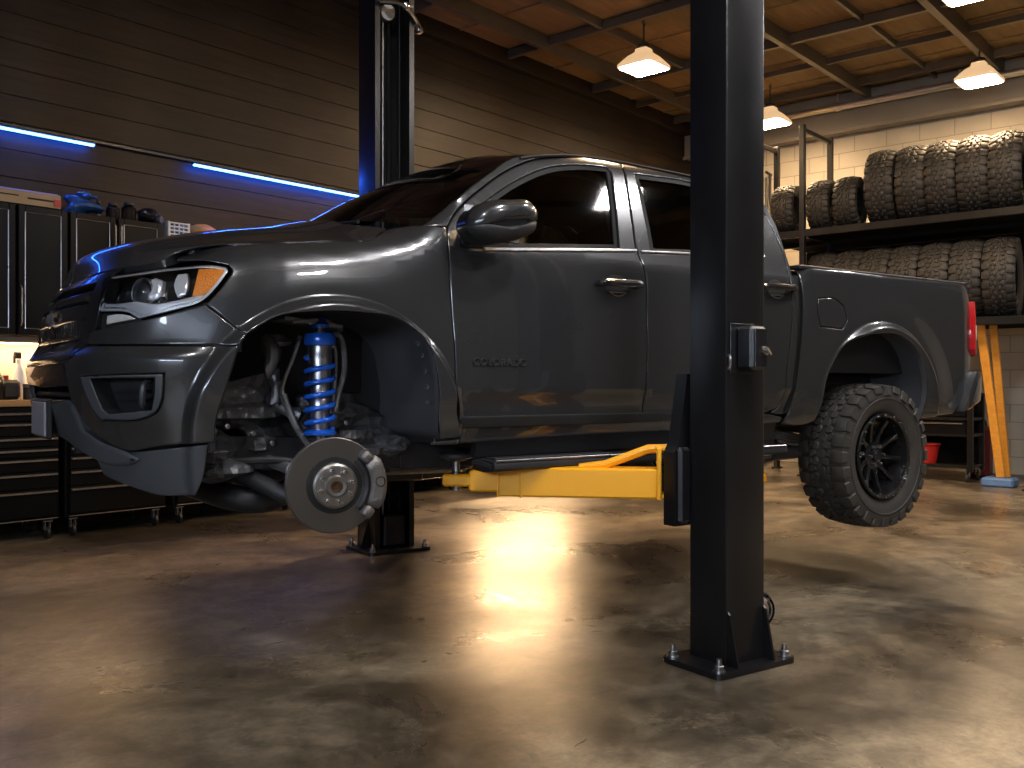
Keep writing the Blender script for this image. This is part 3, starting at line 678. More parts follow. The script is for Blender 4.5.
# --- hood
FR = [(-.615, 1.556), (-.66, 1.531), (-.745, 1.509), (-.86, 1.502), (-.95, 1.499), (-1.1, 1.497), (-1.25, 1.495), (-1.4, 1.494), (T_NOSE, 1.494)]
SE = [(-.615, 1.556), (-.5069, 1.5747), (-.2698, 1.5925), (.0165, 1.6241), (.1596, 1.6381), (.2874, 1.7043)]
CE = [(skin(T_NOSE, 1.494)[0], 1.494), (-.70, 1.585), (-.55, 1.642), (-.3, 1.705), (-.05, 1.748), (.12, 1.785)]
def at_curve(P, u):
    A = arcs(P); s = u*A[-1]; i = 0
    while i < len(P)-2 and A[i+1] < s: i += 1
    w = (s-A[i])/(A[i+1]-A[i]); return Vector([P[i][j]+(P[i+1][j]-P[i][j])*w for j in range(len(P[0]))])
S3 = crom([skin(*p) for p in SE], 6); F3 = crom([skin(*p) for p in FR], 6); C3 = crom([(x, YC, z) for x, z in CE], 6)
NB, NAa = 28, 36
half = []
for i in range(NAa+1):
    a = (i/NAa)**1.25; s, c = at_curve(S3, a), at_curve(C3, a); r = []
    for j in range(NB+1):
        b = (j/NB)**1.2
        def base(a, s, c): 
            q = s.lerp(c, b); q.z = s.z+(c.z-s.z)*(1-(1-b)**2.0); q.x = s.x+(c.x-s.x)*(1-(1-b)**1.6); return q
        p = base(a, s, c); p.z += .014*sstep(.30, .42, b)*sstep(0, .25, a)
        p0 = base(0, at_curve(S3, 0), at_curve(C3, 0)); f = at_curve(F3, b**.92)
        p += (f-p0)*(1-a)**4
        r.append(tuple(p))
    half.append(r)
full = [r+[(x, 2*YC-y, z) for x, y, z in r[-2::-1]] for r in half]
m = M().grid(full)
edge = [r[0] for r in full[::-1]]+list(full[0][1:])+[r[-1] for r in full[1:]]
m.grid([edge, [(x+.012*(1 if x < .2 else 0), y+(.010 if y < YC else -.010), z-.022) for x, y, z in edge]])
m.build('hood', PAINT, TR, 50)
cw = [full[-1], [(x+.30, y, z+.012) for x, y, z in full[-1]]]
M().grid([[(x-.02, y, z-.03) for x, y, z in full[-1]], [(x+.34-.10*abs(y-YC), YC+(y-YC)*.97, z-.035) for x, y, z in full[-1]]]).build('cowl', DARKP, TR)
M().tube([(.25, .35, 1.752), (.24, .7, 1.787), (.30, 1.05, 1.80)], .008, 6).tube([(.26, .95, 1.80), (.24, 1.25, 1.795), (.33, 1.6, 1.76)], .008, 6).build('wipers', BLACK, TR)
# --- nose: bumper covers, grille, lamps
BU = panel('bumper_fascia', PAINT, TR, o_['bumper_up'], both=True, grid=.018, arch=(AXF, .90, .488, .558))
BL = panel('front_bumper', PAINT, TR, o_['bumper_lo'], holes=[o_['fog']], both=True, grid=.018, arch=(AXF, .90, .488, .558))
def fog(far):
    p = BL if not far else TR
    fo = o_['fog']; fi = o_['fog_in']
    f = Panel().piece(fo, holes=[fi], off=-.010, th=.03, grid=.03, gap=.001, far=far).build('fog_lamp_frame', PLASTIC, p)
    par = f if p is TR else p
    Panel().piece(fi, off=.065, th=.07, grid=.03, gap=-.01, far=far).build('fog_pocket', DARKP, p)
    m = M(); F_ = sm_poly(fi if area2(fi) > 0 else fi[::-1])
    sgn = lambda q: (q[0], 2*YC-q[1], q[2]) if far else q
    m.grid([[sgn(skin(*q, d)) for q in F_+F_[:1]] for d in (-.006, .02, .045, .068)])
    m.build('fog_pocket_wall', DARKP, p)
    m = M()
    for zz in (1.035, 1.065): m.tube([sgn(skin(t, zz, .05)) for t in (-.82, -.74, -.66)], .006, 6)
    m.build('fog_pocket_rib', DARKP, p)
    m = M().tube(crom([skin(-.665, 1.100, .05), skin(-.668, 1.085, .02), skin(-.672, 1.05, .012), skin(-.680, 1.02, .02), skin(-.69, 1.005, .05)], 5), .011, 8)
    if far: m = mirror(m)
    m.build('fog_pocket_fin', PLASTIC, p)
fog(False); fog(True)
TN = T_NOSE-.003
def both_halves(name, mat, P, par=None, **k):
    q = Panel(); q.piece(P, **k); q.piece(P, far=True, **k); return q.build(name, mat, par or TR)
GO = [(-.865, 1.494), (-.8947, 1.474), (-.889, 1.3765), (-.905, 1.2892), (-.945, 1.2377), (-.9868, 1.1878), (-1.0406, 1.170), (-1.2, 1.168), (TN, 1.168), (TN, 1.486), (-1.2, 1.487), (-1.0, 1.490)]
GI = [(-.975, 1.452), (-.962, 1.38), (-.975, 1.31), (-1.005, 1.255), (-1.045, 1.205), (-1.09, 1.195), (TN, 1.195), (TN, 1.455)]
q = Panel()
for far in (False, True):                                       # surround: a band round the opening, open at the centre line
    q.piece(GO[:9]+[(TN, 1.195)]+GI[5::-1]+[(TN, 1.455)]+GO[9:], off=.0, th=.05, smooth=False, gap=0, grid=.03, far=far)
GR = q.build('grille', GLOSSB, TR)
both_halves('grille_backing', BLACK, [(-.95, 1.46), (-.94, 1.3), (-1.0, 1.19), (TN, 1.185), (TN, 1.465)], GR, off=.06, th=.07, smooth=False, gap=0)
both_halves('grille_bar', GLOSSB, [(-.955, 1.378), (-.965, 1.318), (TN, 1.312), (TN, 1.382)], GR, off=.002, th=.06, smooth=False, gap=0, roll=.012, dz=.012)
both_halves('grille_bar', GLOSSB, [(-.958, 1.425), (-.955, 1.408), (TN, 1.408), (TN, 1.427)], GR, off=.006, th=.05, smooth=False, gap=0, roll=.005)
both_halves('grille_bar', GLOSSB, [(-.995, 1.268), (-1.01, 1.250), (TN, 1.246), (TN, 1.266)], GR, off=.0, th=.05, smooth=False, gap=0, roll=.005)
for z0, z1, o0, o1, wd in ((1.20, 1.25, .03, .03, .010), (1.265, 1.316, .03, .03, .010), (1.385, 1.408, .02, .02, .012)):
    m = M()
    for far in (0, 1):
        f_ = lambda p: (p[0], 2*YC-p[1], p[2]) if far else p
        for i in range(13):
            t = -1.03-.037*i
            if t < T_NOSE+.004: continue
            m.beam(f_(skin(t, z0, o0)), f_(skin(t-.012, z1, o1)), wd, .03, ch=.002, up=(1, 0, 0))
        m.tube([f_(skin(max(-1.03-.037*i, T_NOSE-.003), (z0+z1)/2, o0+.012)) for i in range(14)], .006, 6)
    m.build('grille_mesh', GLOSSB, GR)
EM = [(-.085, -.018), (-.03, -.018), (-.03, -.034), (.03, -.034), (.03, -.018), (.085, -.018), (.095, .0), (.085, .018), (.03, .018), (.03, .034), (-.03, .034), (-.03, .018), (-.085, .018), (-.095, 0)]
M().prism([(y+YC, z+1.348) for y, z in EM], lambda y, z: (skin(T_NOSE, z, .004)[0], y, z), (-.012, 0, 0)).build('emblem', CHROME, GR)
both_halves('bumper_centre', GLOSSB, [(-1.043, 1.164), (-1.043, 1.084), (TN, 1.076), (TN, 1.166)], off=-.004, th=.05, smooth=False, gap=0, grid=.04)
both_halves('bumper_ledge', PAINT, [(-.99, 1.19), (-1.043, 1.163), (TN, 1.163), (TN, 1.222), (-1.02, 1.222)], off=.004, th=.03, smooth=False, gap=0, grid=.015)
both_halves('lower_intake', BLACK, [(-1.0, 1.10), (-1.0, .96), (TN, .96), (TN, 1.10)], off=.07, th=.08, smooth=False, gap=0)
m = M()
for far in (0, 1):
    for zz in (1.02, 1.05):
        P = [skin(-1.03-.095*i if i < 6 else TN, zz, .03) for i in range(7) if -1.03-.095*i > TN or i == 6]
        m.tube([(p[0], 2*YC-p[1] if far else p[1], p[2]) for p in P], .010, 6)
m.build('intake_bar', DARKP, TR)
VA = [(-1.1478, 1.0326), (-1.060, 1.0296), (-1.032, .995), (-1.0198, .9264), (-.9099, .8874), (-.7732, .8538), (-.72, .832), (-.7693, .8109), (-.8376, .8051), (-1.054, .8346), (-1.3, .872), (TN, .885), (TN, 1.015)]
VA2 = [(a, max(b, .872)) for a, b in VA[:4]]+[(-.93, .90), (-.90, .875), (-1.054, .872)]+VA[10:]
q = Panel(); kw = dict(th=.08, gap=0, grid=.03, roll=.014, dz=.016); q.piece(VA, off=-.012, **kw); q.piece(VA2, off=-.012, far=True, **kw); q.build('skid_valance', PLASTIC, TR)
m = M()                                                        # top lip of the valance reaching back under the intake
for far in (0, 1):
    A_ = [(-1.04, 1.024), (-1.1, 1.030), (-1.148, 1.0306), (-1.3, 1.022), (TN, 1.014)]
    a = [skin(*p, -.012) for p in A_]; b_ = [skin(p[0], p[1]-.01, .07) for p in A_]
    if far: a = [(p[0], 2*YC-p[1], p[2]) for p in a]; b_ = [(p[0], 2*YC-p[1], p[2]) for p in b_]
    m.grid([a, b_])
m.build('valance_lip', PLASTIC, TR)
panel('air_dam', PLASTIC, TR, o_['airdam'], off=.012, th=.03, grid=.03)
M().box((-.846, YC, .955), (.010, .31, .130), ch=.004).build('licence_plate', PLATE, TR)
M().box((-.832, YC, .955), (.022, .33, .15), ch=.006).build('plate_bracket', DARKP, TR)
for far in (False, True):
    HL = Panel().piece(o_['headlight'], off=.075, th=.08, gap=-.004, grid=.05, far=far).build('headlight', GLOSSB, TR)
    fl = (lambda m: mirror(m)) if far else (lambda m: m)
    Panel().piece(o_['headlight'], off=0., th=.02, gap=.005, grid=.035, far=far).build('headlight_lens', LENS, HL)
    sg = lambda q: (q[0], 2*YC-q[1], q[2]) if far else q
    H_ = sm_poly(o_['headlight'] if area2(o_['headlight']) > 0 else o_['headlight'][::-1])
    M().grid([[sg(skin(*q, d)) for q in H_+H_[:1]] for d in (.012, .045, .078)]).build('headlight_wall', GLOSSB, HL)
    HI = inset2(H_, .014)
    Panel().piece(inset2(H_, .004), holes=[HI], off=.010, th=.016, gap=0, smooth=False, grid=.3, roll=.003, far=far).build('headlight_bezel', BEZEL, HL)
    Panel().piece([(-.4925, 1.487), (-.400, 1.4905), (-.398, 1.476), (-.430, 1.430), (-.475, 1.392), (-.512, 1.388)], off=.012, th=.03, gap=0, grid=.03, far=far).build('turn_signal', AMBER, HL)
    n = Vector(skin_n(-.70, 1.40)); n.z = 0; n.normalize(); n = (n+Vector((-.7, .0, 0))).normalized()
    c = Vector(skin(-.735, 1.405, .060))
    fl(M().lathe([(.0, .036), (.020, .034), (.034, .024), (.040, .006), (.044, .008), (.050, .0), (.050, -.03)], c, n, 24)).build('projector', LENS, HL)
    fl(M().lathe([(.0, .022), (.036, .004), (.052, .012), (.055, .002), (.05, -.03)], c, n, 24)).build('projector_ring', SATIN, HL)
    c2 = Vector(skin(-.645, 1.425, .062))
    Panel().piece([(-.715, 1.452), (-.690, 1.462), (-.645, 1.448), (-.640, 1.392), (-.68, 1.374), (-.705, 1.378), (-.690, 1.42)], off=.030, th=.05, grid=.02, roll=.012, dz=.02, far=far).build('reflector', SILVER, HL)
    Panel().piece([(-.590, 1.474), (-.545, 1.478), (-.532, 1.44), (-.540, 1.396), (-.575, 1.384), (-.598, 1.43)], off=.032, th=.04, grid=.02, roll=.008, dz=.012, far=far).build('reflector', SILVER, HL)
    Panel().piece([(-.885, 1.356), (-.78, 1.350), (-.735, 1.335), (-.705, 1.326), (-.57, 1.356), (-.475, 1.388), (-.462, 1.402), (-.57, 1.374), (-.66, 1.362), (-.735, 1.372), (-.78, 1.368), (-.885, 1.368)], off=.016, th=.05, gap=0, grid=.03, far=far).build('light_bar', BEZEL, HL)
    Panel().piece(o_['lamp_strip'], off=.004, th=.03, gap=.002, grid=.02, far=far).build('running_light', SILVER, HL)
    Panel().piece([(-.905, 1.34), (-.70, 1.312), (-.70, 1.30), (-.86, 1.278), (-.91, 1.27)], off=.022, th=.03, gap=0, grid=.05, far=far).build('lamp_backing', BLACK, HL)
# --- wheel wells
def well(lip, name, depth, scale, ctr):
    m = M(); R_ = []
    L0 = [skin(t, z, .004) for t, z in lip]
    for d, s in ((0, 1.0), (.03, 1.0), (.035, 1.03), (.10, 1.05), (.25, 1.06), (.45, 1.06), (depth, 1.0)):
        R_.append([(ctr[0]+(p[0]-ctr[0])*(s if d else 1), max(p[1], -.06)+d, ctr[1]+(p[2]-ctr[1])*(s if d else 1)) for p in L0])
    m.grid(R_)
    tb(name, m, LINER, True, 50)
LIPF = [(-.4357, .86)]+[(-.4335, .9626), (-.41, 1.0531), (-.3855, 1.1371), (-.3611, 1.2199), (-.3387, 1.2595)]+ARCH[::-1]+[(.41, .90), (.46, .87)]
well(crom(LIPF, 5), 'wheel_liner', .50, 1, (0., .92))
LIPR = o_['rear_arch']
well(crom([(2.70, .89)]+LIPR+[(3.6, .87)], 5), 'wheel_liner', .55, 1, (3.2, .92))
m = M(); m.box((0, .56, 1.06), (1.0, .02, .72)); tb('inner_fender', m, LINER, True)
m = M(); m.box((3.2, .60, 1.12), (1.1, .02, .56)); tb('bed_wheelhouse', m, LINER, True)
m = M()                                                        # rolled flange and fixings round the front liner
for t, z in ((.395, 1.02), (.393, 1.08), (.384, 1.14), (.371, 1.20), (.352, 1.245)): m.lathe([(0, -.006), (.007, -.005), (.009, 0)], (t-.012, .012, z), (0, -1, 0), 8)
tb('liner_clip', m, SATIN)
# --- engine bay and underbody
m = M().box((1.45, YC, .875), (1.95, 1.62, .05)); m.box((3.35, YC, 1.12), (1.66, 1.2, .05)); m.box((-.1, YC, 1.30), (.9, .8, .5)); tb('floor_pan', m, DARKP)
for y in (.40, 2*YC-.40):
    m = M().beam((-.62, y, .84), (.45, y, .80), .07, .13).beam((.45, y, .80), (2.5, y, .80), .07, .14).beam((2.5, y, .80), (2.85, y, .92), .07, .13).beam((2.85, y, .92), (4.2, y, .90), .07, .13)
    m.build('frame_rail', STEELD, TR)
m = M()
for x in (-.45, .55, 1.6, 2.5, 4.0): m.beam((x, .40, .79), (x, 2*YC-.40, .79), .10, .08)
m.build('crossmember', STEELD, TR)
m = M().tube([(.6, YC, .78), (1.1, YC, .76), (1.2, YC, .74), (2.3, YC, .72), (3.15, YC, .70)], [.13, .12, .045, .045, .045], 14); m.build('driveshaft', CAST, TR)
m = M().tube([(3.262, .12, .69), (3.262, .55, .69), (3.262, .75, .69), (3.262, .93, .69), (3.262, 1.11, .69), (3.262, 1.31, .69), (3.262, 1.74, .69)], [.05, .05, .08, .155, .08, .05, .05], 14); m.lathe([(.0, .12), (.08, .11), (.13, .05), (.14, 0)], (3.30, YC, .69), (1, 0, 0), 16); m.build('rear_axle', CAST, TR)
for y in (.44, 2*YC-.44):
    m = M()
    for i in range(4):
        L_ = .72-.13*i; m.tube([(3.262+x*L_, y, .775-.014*i+.16*(x*L_/.72)**2) for x in (-1, -.6, -.2, .2, .6, 1)], .016, 6)
    m.beam((2.54, y, .93), (2.50, y, 1.0), .05, .05).beam((3.98, y, .93), (3.96, y, 1.02), .03, .05); m.box((3.262, y, .74), (.16, .09, .05)); m.build('leaf_spring', CAST, TR)
m = M().tube([(.9, 1.3, .74), (2.0, 1.32, .73), (2.6, 1.30, .80), (3.0, 1.28, .95), (3.5, 1.3, .95), (4.15, 1.45, .86)], .035, 10).tube([(1.7, 1.32, .73), (1.72, 1.32, .73), (2.3, 1.32, .75), (2.32, 1.32, .75)], [.03, .09, .09, .03], 14); m.build('exhaust', SATIN, TR)
m = M().tube([(2.50, .25, .94), (2.56, .28, .86), (2.66, .30, .83)], .03, 8).blob((2.60, .32, .84), (.10, .06, .05), 5, .3).beam((2.48, .38, .74), (2.80, .40, .80), .08, .10); m.build('spring_shackle', CAST, TR)
# --- front suspension, both sides (the far side reads through under the nose)
def suspension(far):
    k = lambda m: mirror(m) if far else m
    def ob(name, m, mat, par=TR, ang=40): return k(m).build(name, mat, par, ang)
    X, Y = .030, .225
    co = ob('coilover', M().lathe([(.0, .872), (.018, .872), (.020, .90), (.032, .905), (.036, .93), (.037, 1.00), (.041, 1.003), (.041, 1.035), (.037, 1.04), (.037, 1.10), (.042, 1.104), (.042, 1.15), (.045, 1.153), (.047, 1.20), (.045, 1.205), (.047, 1.236), (.042, 1.242), (.034, 1.245), (.030, 1.27), (.018, 1.30), (.018, 1.335), (0, 1.335)], (X, Y, 0), (0, 0, 1), 24), SATIN)
    P = []
    for i in range(166):
        a = 2*PI*i/30; zz = .915+.275*i/165; P.append((X+.053*math.cos(a), Y+.053*math.sin(a), zz))
    ob('coil_spring', M().tube(P, .0105, 8), BLUEP, co, 60)
    ob('blue_collar', M().lathe([(.03, 1.235), (.056, 1.238), (.060, 1.246), (.060, 1.276), (.054, 1.284), (.03, 1.286)], (X, Y, 0), (0, 0, 1), 24), BLUEP, co)
    ob('top_mount', M().lathe([(.02, 1.302), (.036, 1.304), (.038, 1.318), (.028, 1.328), (.014, 1.345), (0, 1.346)], (X, Y, 0), (0, 0, 1), 20), BLUEP, co)
    ob('spring_seat', M().lathe([(.03, .893), (.062, .896), (.064, .906), (.05, .915), (.03, .917)], (X, Y, 0), (0, 0, 1), 20), BLUEP, co)
    m = M().box((X-.03, Y+.06, 1.325), (.24, .16, .018), Matrix.Rotation(.12, 3, 'Y')).beam((X-.12, Y-.02, 1.322), (X-.02, Y-.03, 1.335), .02, .014).beam((X+.02, Y+.0, 1.335), (X+.10, Y+.02, 1.30), .025, .014); ob('strut_tower', m, CAST)
    # reservoir hose and brake lines
    ob('reservoir_hose', M().tube(crom([(.075, .25, 1.27), (.125, .27, 1.285), (.152, .28, 1.24), (.156, .28, 1.14), (.130, .28, 1.05), (.11, .27, .98)], 6), .012, 8), CAST)
    ob('reservoir_hose', M().tube(crom([(.085, .26, 1.24), (.11, .27, 1.23), (.118, .28, 1.14), (.105, .28, 1.02)], 6), .010, 8), CAST)
    ob('brake_line', M().tube(crom([(-.030, .27, 1.275), (-.055, .28, 1.19), (-.088, .29, 1.10), (-.092, .29, 1.05), (-.06, .28, .97), (-.040, .28, .93)], 6), .008, 8), SATIN)
    ob('brake_line', M().tube(crom([(-.092, .29, 1.05), (-.05, .27, .93), (.0, .25, .85), (.03, .22, .80)], 6), [.016, .015]+[.013]*16+[.013], 8), CAST)
    m = M().blob((-.125, .33, 1.20), (.035, .03, .07), 21, .5).blob((-.105, .33, 1.08), (.03, .03, .07), 22, .5).tube([(-.10, .33, 1.05), (-.092, .33, .99)], [.012, .004], 6).blob((-.08, .36, 1.26), (.05, .04, .03), 23, .4); ob('sensor_bracket', m, CAST)
    # upper and lower arms, knuckle
    m = M().tube([(-.16, .46, 1.05), (-.10, .36, 1.02), (-.06, .32, .985), (-.02, .31, .97)], [.026, .026, .022, .03], 10).tube([(.20, .46, 1.05), (.13, .36, 1.02), (.08, .32, .985), (.06, .31, .97)], [.026, .026, .022, .03], 10); ob('upper_control_arm', m, CAST)
    m = M().tube([(-.33, .55, .80), (-.22, .40, .745), (-.10, .27, .672), (.0, .16, .62)], [.040, .036, .033, .04], 12).tube([(.26, .55, .78), (.18, .40, .735), (.08, .25, .66), (.0, .16, .62)], [.04, .036, .034, .04], 12).box((.02, .25, .665), (.12, .14, .05)); ob('lower_control_arm', m, STEELD)
    m = M().tube([(.10, .20, .86), (.06, .17, .80), (.01, .13, .72), (.0, .15, .62)], [.024, .034, .06, .034], 12).blob((.02, .13, .74), (.09, .05, .10), 31, .3); ob('steering_knuckle', m, CAST)
    # cv axle with ribbed boots
    prof = []
    for i in range(9): prof += [(.062-.0035*i, .010*i+.0), (.050-.0035*i, .010*i+.005)]
    m = M().lathe([(0, -.10), (.07, -.10), (.072, -.02), (.066, -.01)]+prof+[(.022, .10), (.022, .22), (.03, .23)]+[(.030+.0035*(i//2)+(.010 if i % 2 else 0), .235+.008*i) for i in range(10)]+[(.05, .33), (0, .34)], (-.155, .46, .815), (.145, -.37, -.09), 20); ob('cv_axle', m, CAST)
    m = M().tube([(.12, .62, .76), (.10, .40, .74), (.10, .22, .72), (.09, .15, .72)], [.03, .016, .014, .022], 10); ob('tie_rod', m, CAST)
    m = M().tube(crom([(-.40, .62, .86), (-.40, .40, .83), (-.34, .34, .80), (-.12, .30, .80), (.0, .26, .78)], 5), .014, 8); ob('sway_bar', m, STEELD)
    # crumpled splash shields and subframe castings
    m = M().blob((-.26, .38, 1.0), (.17, .05, .09), 41, .35, 16, 10).blob((-.33, .42, .86), (.09, .10, .10), 42, .45, 14, 9).blob((-.16, .44, .90), (.08, .08, .09), 43, .5, 14, 9).box((-.25, .36, 1.06), (.26, .012, .10), Matrix.Rotation(-.25, 3, 'Y') @ Matrix.Rotation(.3, 3, 'X')).blob((-.30, .40, .77), (.10, .12, .05), 44, .5, 14, 9); k(m).build('splash_shield', CRUMP, TR, 18)
    m = M().blob((.18, .45, .97), (.16, .06, .10), 51, .35, 16, 10).blob((.33, .47, .90), (.15, .07, .08), 52, .4, 16, 10).blob((.24, .42, .83), (.18, .10, .07), 53, .4, 16, 10).blob((.40, .40, .83), (.09, .10, .05), 54, .4); k(m).build('subframe', CRUMP, TR, 18)
    for bx, by, bz in ((-.20, .325, .90), (-.12, .34, .86), (-.30, .32, .93), (.20, .37, .93)): ob('subframe_bolt', M().lathe([(0, -.012), (.007, -.012), (.008, .004), (.011, .004), (.011, .010), (0, .012)], (bx, by, bz), (.2, -1, .2), 6), SATIN)
    m = M().tube(crom([(-.36, .60, .70), (-.25, .42, .655), (-.12, .40, .64), (.05, .55, .66)], 6), .05, 10); ob('skid_plate', m, DARKP)
    # hub, disc and caliper, steered a little outwards
    yaw = math.radians(-11); ctr = Vector((-.030, -.045, .728)); R_ = Matrix.Rotation(yaw, 3, 'Z')
    d = M().lathe([(.098, -.004), (.168, -.004), (.1715, -.001), (.1715, .009), (.166, .010), (.166, .016), (.1715, .017), (.1715, .026), (.168, .028), (.098, .028)], ax=(0, 1, 0), n=72, closed=True)
    dm = d.mesh('brake_disc', DISC, 30); do = bpy.data.objects.new('brake_disc', dm); COL.objects.link(do); do.parent = TR
    c2 = ctr.copy(); yw = yaw
    if far: c2.y = 2*YC-c2.y; yw = PI-yaw
    do.location = (c2.x, c2.y, c2.z-.29); do.rotation_euler = (0, 0, yw)
    h = M().lathe([(0, -.032), (.020, -.032), (.022, -.044), (.034, -.046), (.040, -.040), (.041, -.030), (.072, -.028), (.080, -.022), (.084, .0), (.100, .004), (.100, .02), (0, .03)], ax=(0, 1, 0), n=48)
    link('disc_groove', M().lathe([(.083, -.0045), (.101, -.0045), (.101, .003), (.083, .003)], ax=(0, 1, 0), n=56, closed=True).mesh('disc_groove', BLACK, 30), do, (0, 0, 0))
    link('hub', h.mesh('hub', SATIN2, 30), do, (0, 0, 0))
    link('hub_bore', M().lathe([(0, -.0335), (.016, -.0335), (.0165, -.0455), (.0185, -.0455), (.0185, -.033)], ax=(0, 1, 0), n=24).mesh('hub_bore', RUST, 30), do, (0, 0, 0))
    for q in range(8):
        a = 2*PI*q/8+.25; c = (.058*math.cos(a), 0, .058*math.sin(a))
        link('wheel_stud', M().lathe([(0, -.056), (.0065, -.056), (.0078, -.052), (.0078, -.030), (.0095, -.030), (.0095, -.024)], c, (0, 1, 0), 10).mesh('wheel_stud', CHROME, 30), do, (0, 0, 0))
    def arcblk(r0, r1, a0, a1, y0, y1, n=10):
        rows = []
        for i in range(n+1):
            a = math.radians(a0+(a1-a0)*i/n); e = .012*(1 if 0 < i < n else 0); ca, sa = math.cos(a), math.sin(a)
            prof = [(r0, y1), (r0, y0+.01), (r0+.010, y0), (r1-.014, y0-.002*0), (r1, y0+.012), (r1, y1)]
            if i in (0, n): prof = [((r0+r1)/2+(r-(r0+r1)/2)*.8, (y0+y1)/2+(y-(y0+y1)/2)*.75) for r, y in prof]
            rows.append([(r*ca, y, r*sa) for r, y in prof]+[(prof[0][0]*ca, prof[0][1], prof[0][0]*sa)])
        g = M().grid(rows); N_ = len(rows[0]); g.f += [tuple(range(N_-1)), tuple(len(rows)*N_-N_+i for i in range(N_-1))]; return g
    me = arcblk(.128, .186, -30, 36, -.040, .06).mesh('brake_caliper', CALIP, 40)
    cal = bpy.data.objects.new('brake_caliper', me); COL.objects.link(cal); cal.parent = TR; cal.location = do.location; cal.rotation_euler = do.rotation_euler
    link('caliper_bridge', arcblk(.108, .132, -46, 50, -.028, .05, 14).mesh('caliper_bridge', STEELD, 40), cal, (0, 0, 0))
    for a0 in (42, -40):
        a = math.radians(a0); link('caliper_lug', M().box((.150*math.cos(a), -.016, .150*math.sin(a)), (.042, .050, .046), Matrix.Rotation(-a, 3, 'Y'), ch=.012).mesh('caliper_lug', CALIP, 60), cal, (0, 0, 0))
    a = math.radians(4); link('caliper_bolt', M().lathe([(.0, -.034), (.012, -.036), (.017, -.042), (.019, -.042), (.019, -.036)], (.160*math.cos(a), 0, .160*math.sin(a)), (0, 1, 0), 14).mesh('caliper_bolt', BLACK, 30), cal, (0, 0, 0))
    sh = M().lathe([(.07, .045), (.165, .045), (.168, .04)], ax=(0, 1, 0), n=40); link('dust_shield', sh.mesh('dust_shield', STEELD, 30), do, (0, 0, 0))
SATIN2 = pm('machined_hub', (.36, .34, .32), .36, 1., var=.15, scale=30)
RUST = pm('rusty_bore', (.10, .05, .02), .7, .3, var=.4, scale=60)
CALIP = pm('cast_caliper', (.20, .188, .178), .46, .8, var=.18, scale=50, bump=.25, bscale=120)
suspension(False); suspension(True)
# --- wheels
def tyre(R, Wd, rim, nb=30, seed=1, cr=.010):
    m = M(); h = Wd/2
    side = [(rim, -h*.74), (rim+.012, -h*.84), (rim+.028, -h*.90), (rim+(R-rim)*.45, -h*1.0), (R-.042-cr, -h*.985), (R-.018-cr, -h*.93), (R-.012-cr*.6, -h*.80), (R-.012-cr*.1, -h*.4)]
    m.lathe(side+[(r, -y) for r, y in side[::-1]], ax=(0, 1, 0), n=72)
    def block(poly, r0, r1, tf=None):                        # poly in (angle, y)
        n = len(poly); cx = sum(p[0] for p in poly)/n; cy = sum(p[1] for p in poly)/n; V = []
        for rr, sc in ((r0, 1.), (r1-.002, .97), (r1, .86)):
            for a, y in poly:
                a2 = cx+(a-cx)*sc; y2 = cy+(y-cy)*sc; r = rr if tf is None else rr-tf(y2)
                V.append((r*math.cos(a2), y2, r*math.sin(a2)))
        F = [tuple(range(2*n, 3*n))]
        for k in range(2):
            for i in range(n): F.append((k*n+i, k*n+(i+1) % n, (k+1)*n+(i+1) % n, (k+1)*n+i))
        m.add(V, F)
    da = 2*PI/nb; rn = random.Random(seed); crown = lambda y: cr*(abs(y)/h)**2.5
    for i in range(nb):
        a0 = i*da
        for sgn in (-1, 1):
            a = a0+(0 if sgn < 0 else da/2); ln = 1. if i % 2 else .94
            block([(a+da*.06, sgn*h*.56), (a+da*.30, sgn*h*.50), (a+da*.80, sgn*h*.52), (a+da*.86, sgn*h*.70), (a+da*.82, sgn*h*ln), (a+da*.10, sgn*h*ln)], R-.022, R, crown)
            # lug running down the sidewall
            r1, r2 = R-cr*.9, R-cr-(.052 if i % 2 else .035); V = []
            for r, y in ((r1, h*.95), (r2, h*1.0)):
                for aa, oy in ((.10, 0), (.16, .007), (.76, .007), (.84, 0)):
                    an = a+da*aa; V.append((r*math.cos(an), sgn*(y+oy), r*math.sin(an)))
            m.add(V, [(0, 1, 5, 4), (1, 2, 6, 5), (2, 3, 7, 6), (4, 5, 6, 7), (0, 1, 2, 3)])
            j = rn.uniform(-.04, .04)
            block([(a+da*(.10+j), sgn*h*.10), (a+da*(.34+j), sgn*h*.04), (a+da*(.56+j), sgn*h*.10), (a+da*(.58+j), sgn*h*.24), (a+da*(.30+j), sgn*h*.28), (a+da*(.06+j), sgn*h*.20)], R-.022, R+.001, crown)
            block([(a+da*(.62+j), sgn*h*.16), (a+da*(.86+j), sgn*h*.14), (a+da*(1.02+j), sgn*h*.26), (a+da*(.98+j), sgn*h*.42), (a+da*(.70+j), sgn*h*.46), (a+da*(.55+j), sgn*h*.34)], R-.022, R+.001, crown)
            block([(a+da*(.10-j), sgn*h*.34), (a+da*(.40-j), sgn*h*.32), (a+da*(.50-j), sgn*h*.42), (a+da*(.40-j), sgn*h*.48), (a+da*(.06-j), sgn*h*.50)], R-.022, R+.0005, crown)
    for sgn in (-1, 1): m.lathe([(R-.085, sgn*h*.995), (R-.083, sgn*(h+.004)), (R-.079, sgn*(h+.004)), (R-.077, sgn*h*.995)], ax=(0, 1, 0), n=72)
    return m
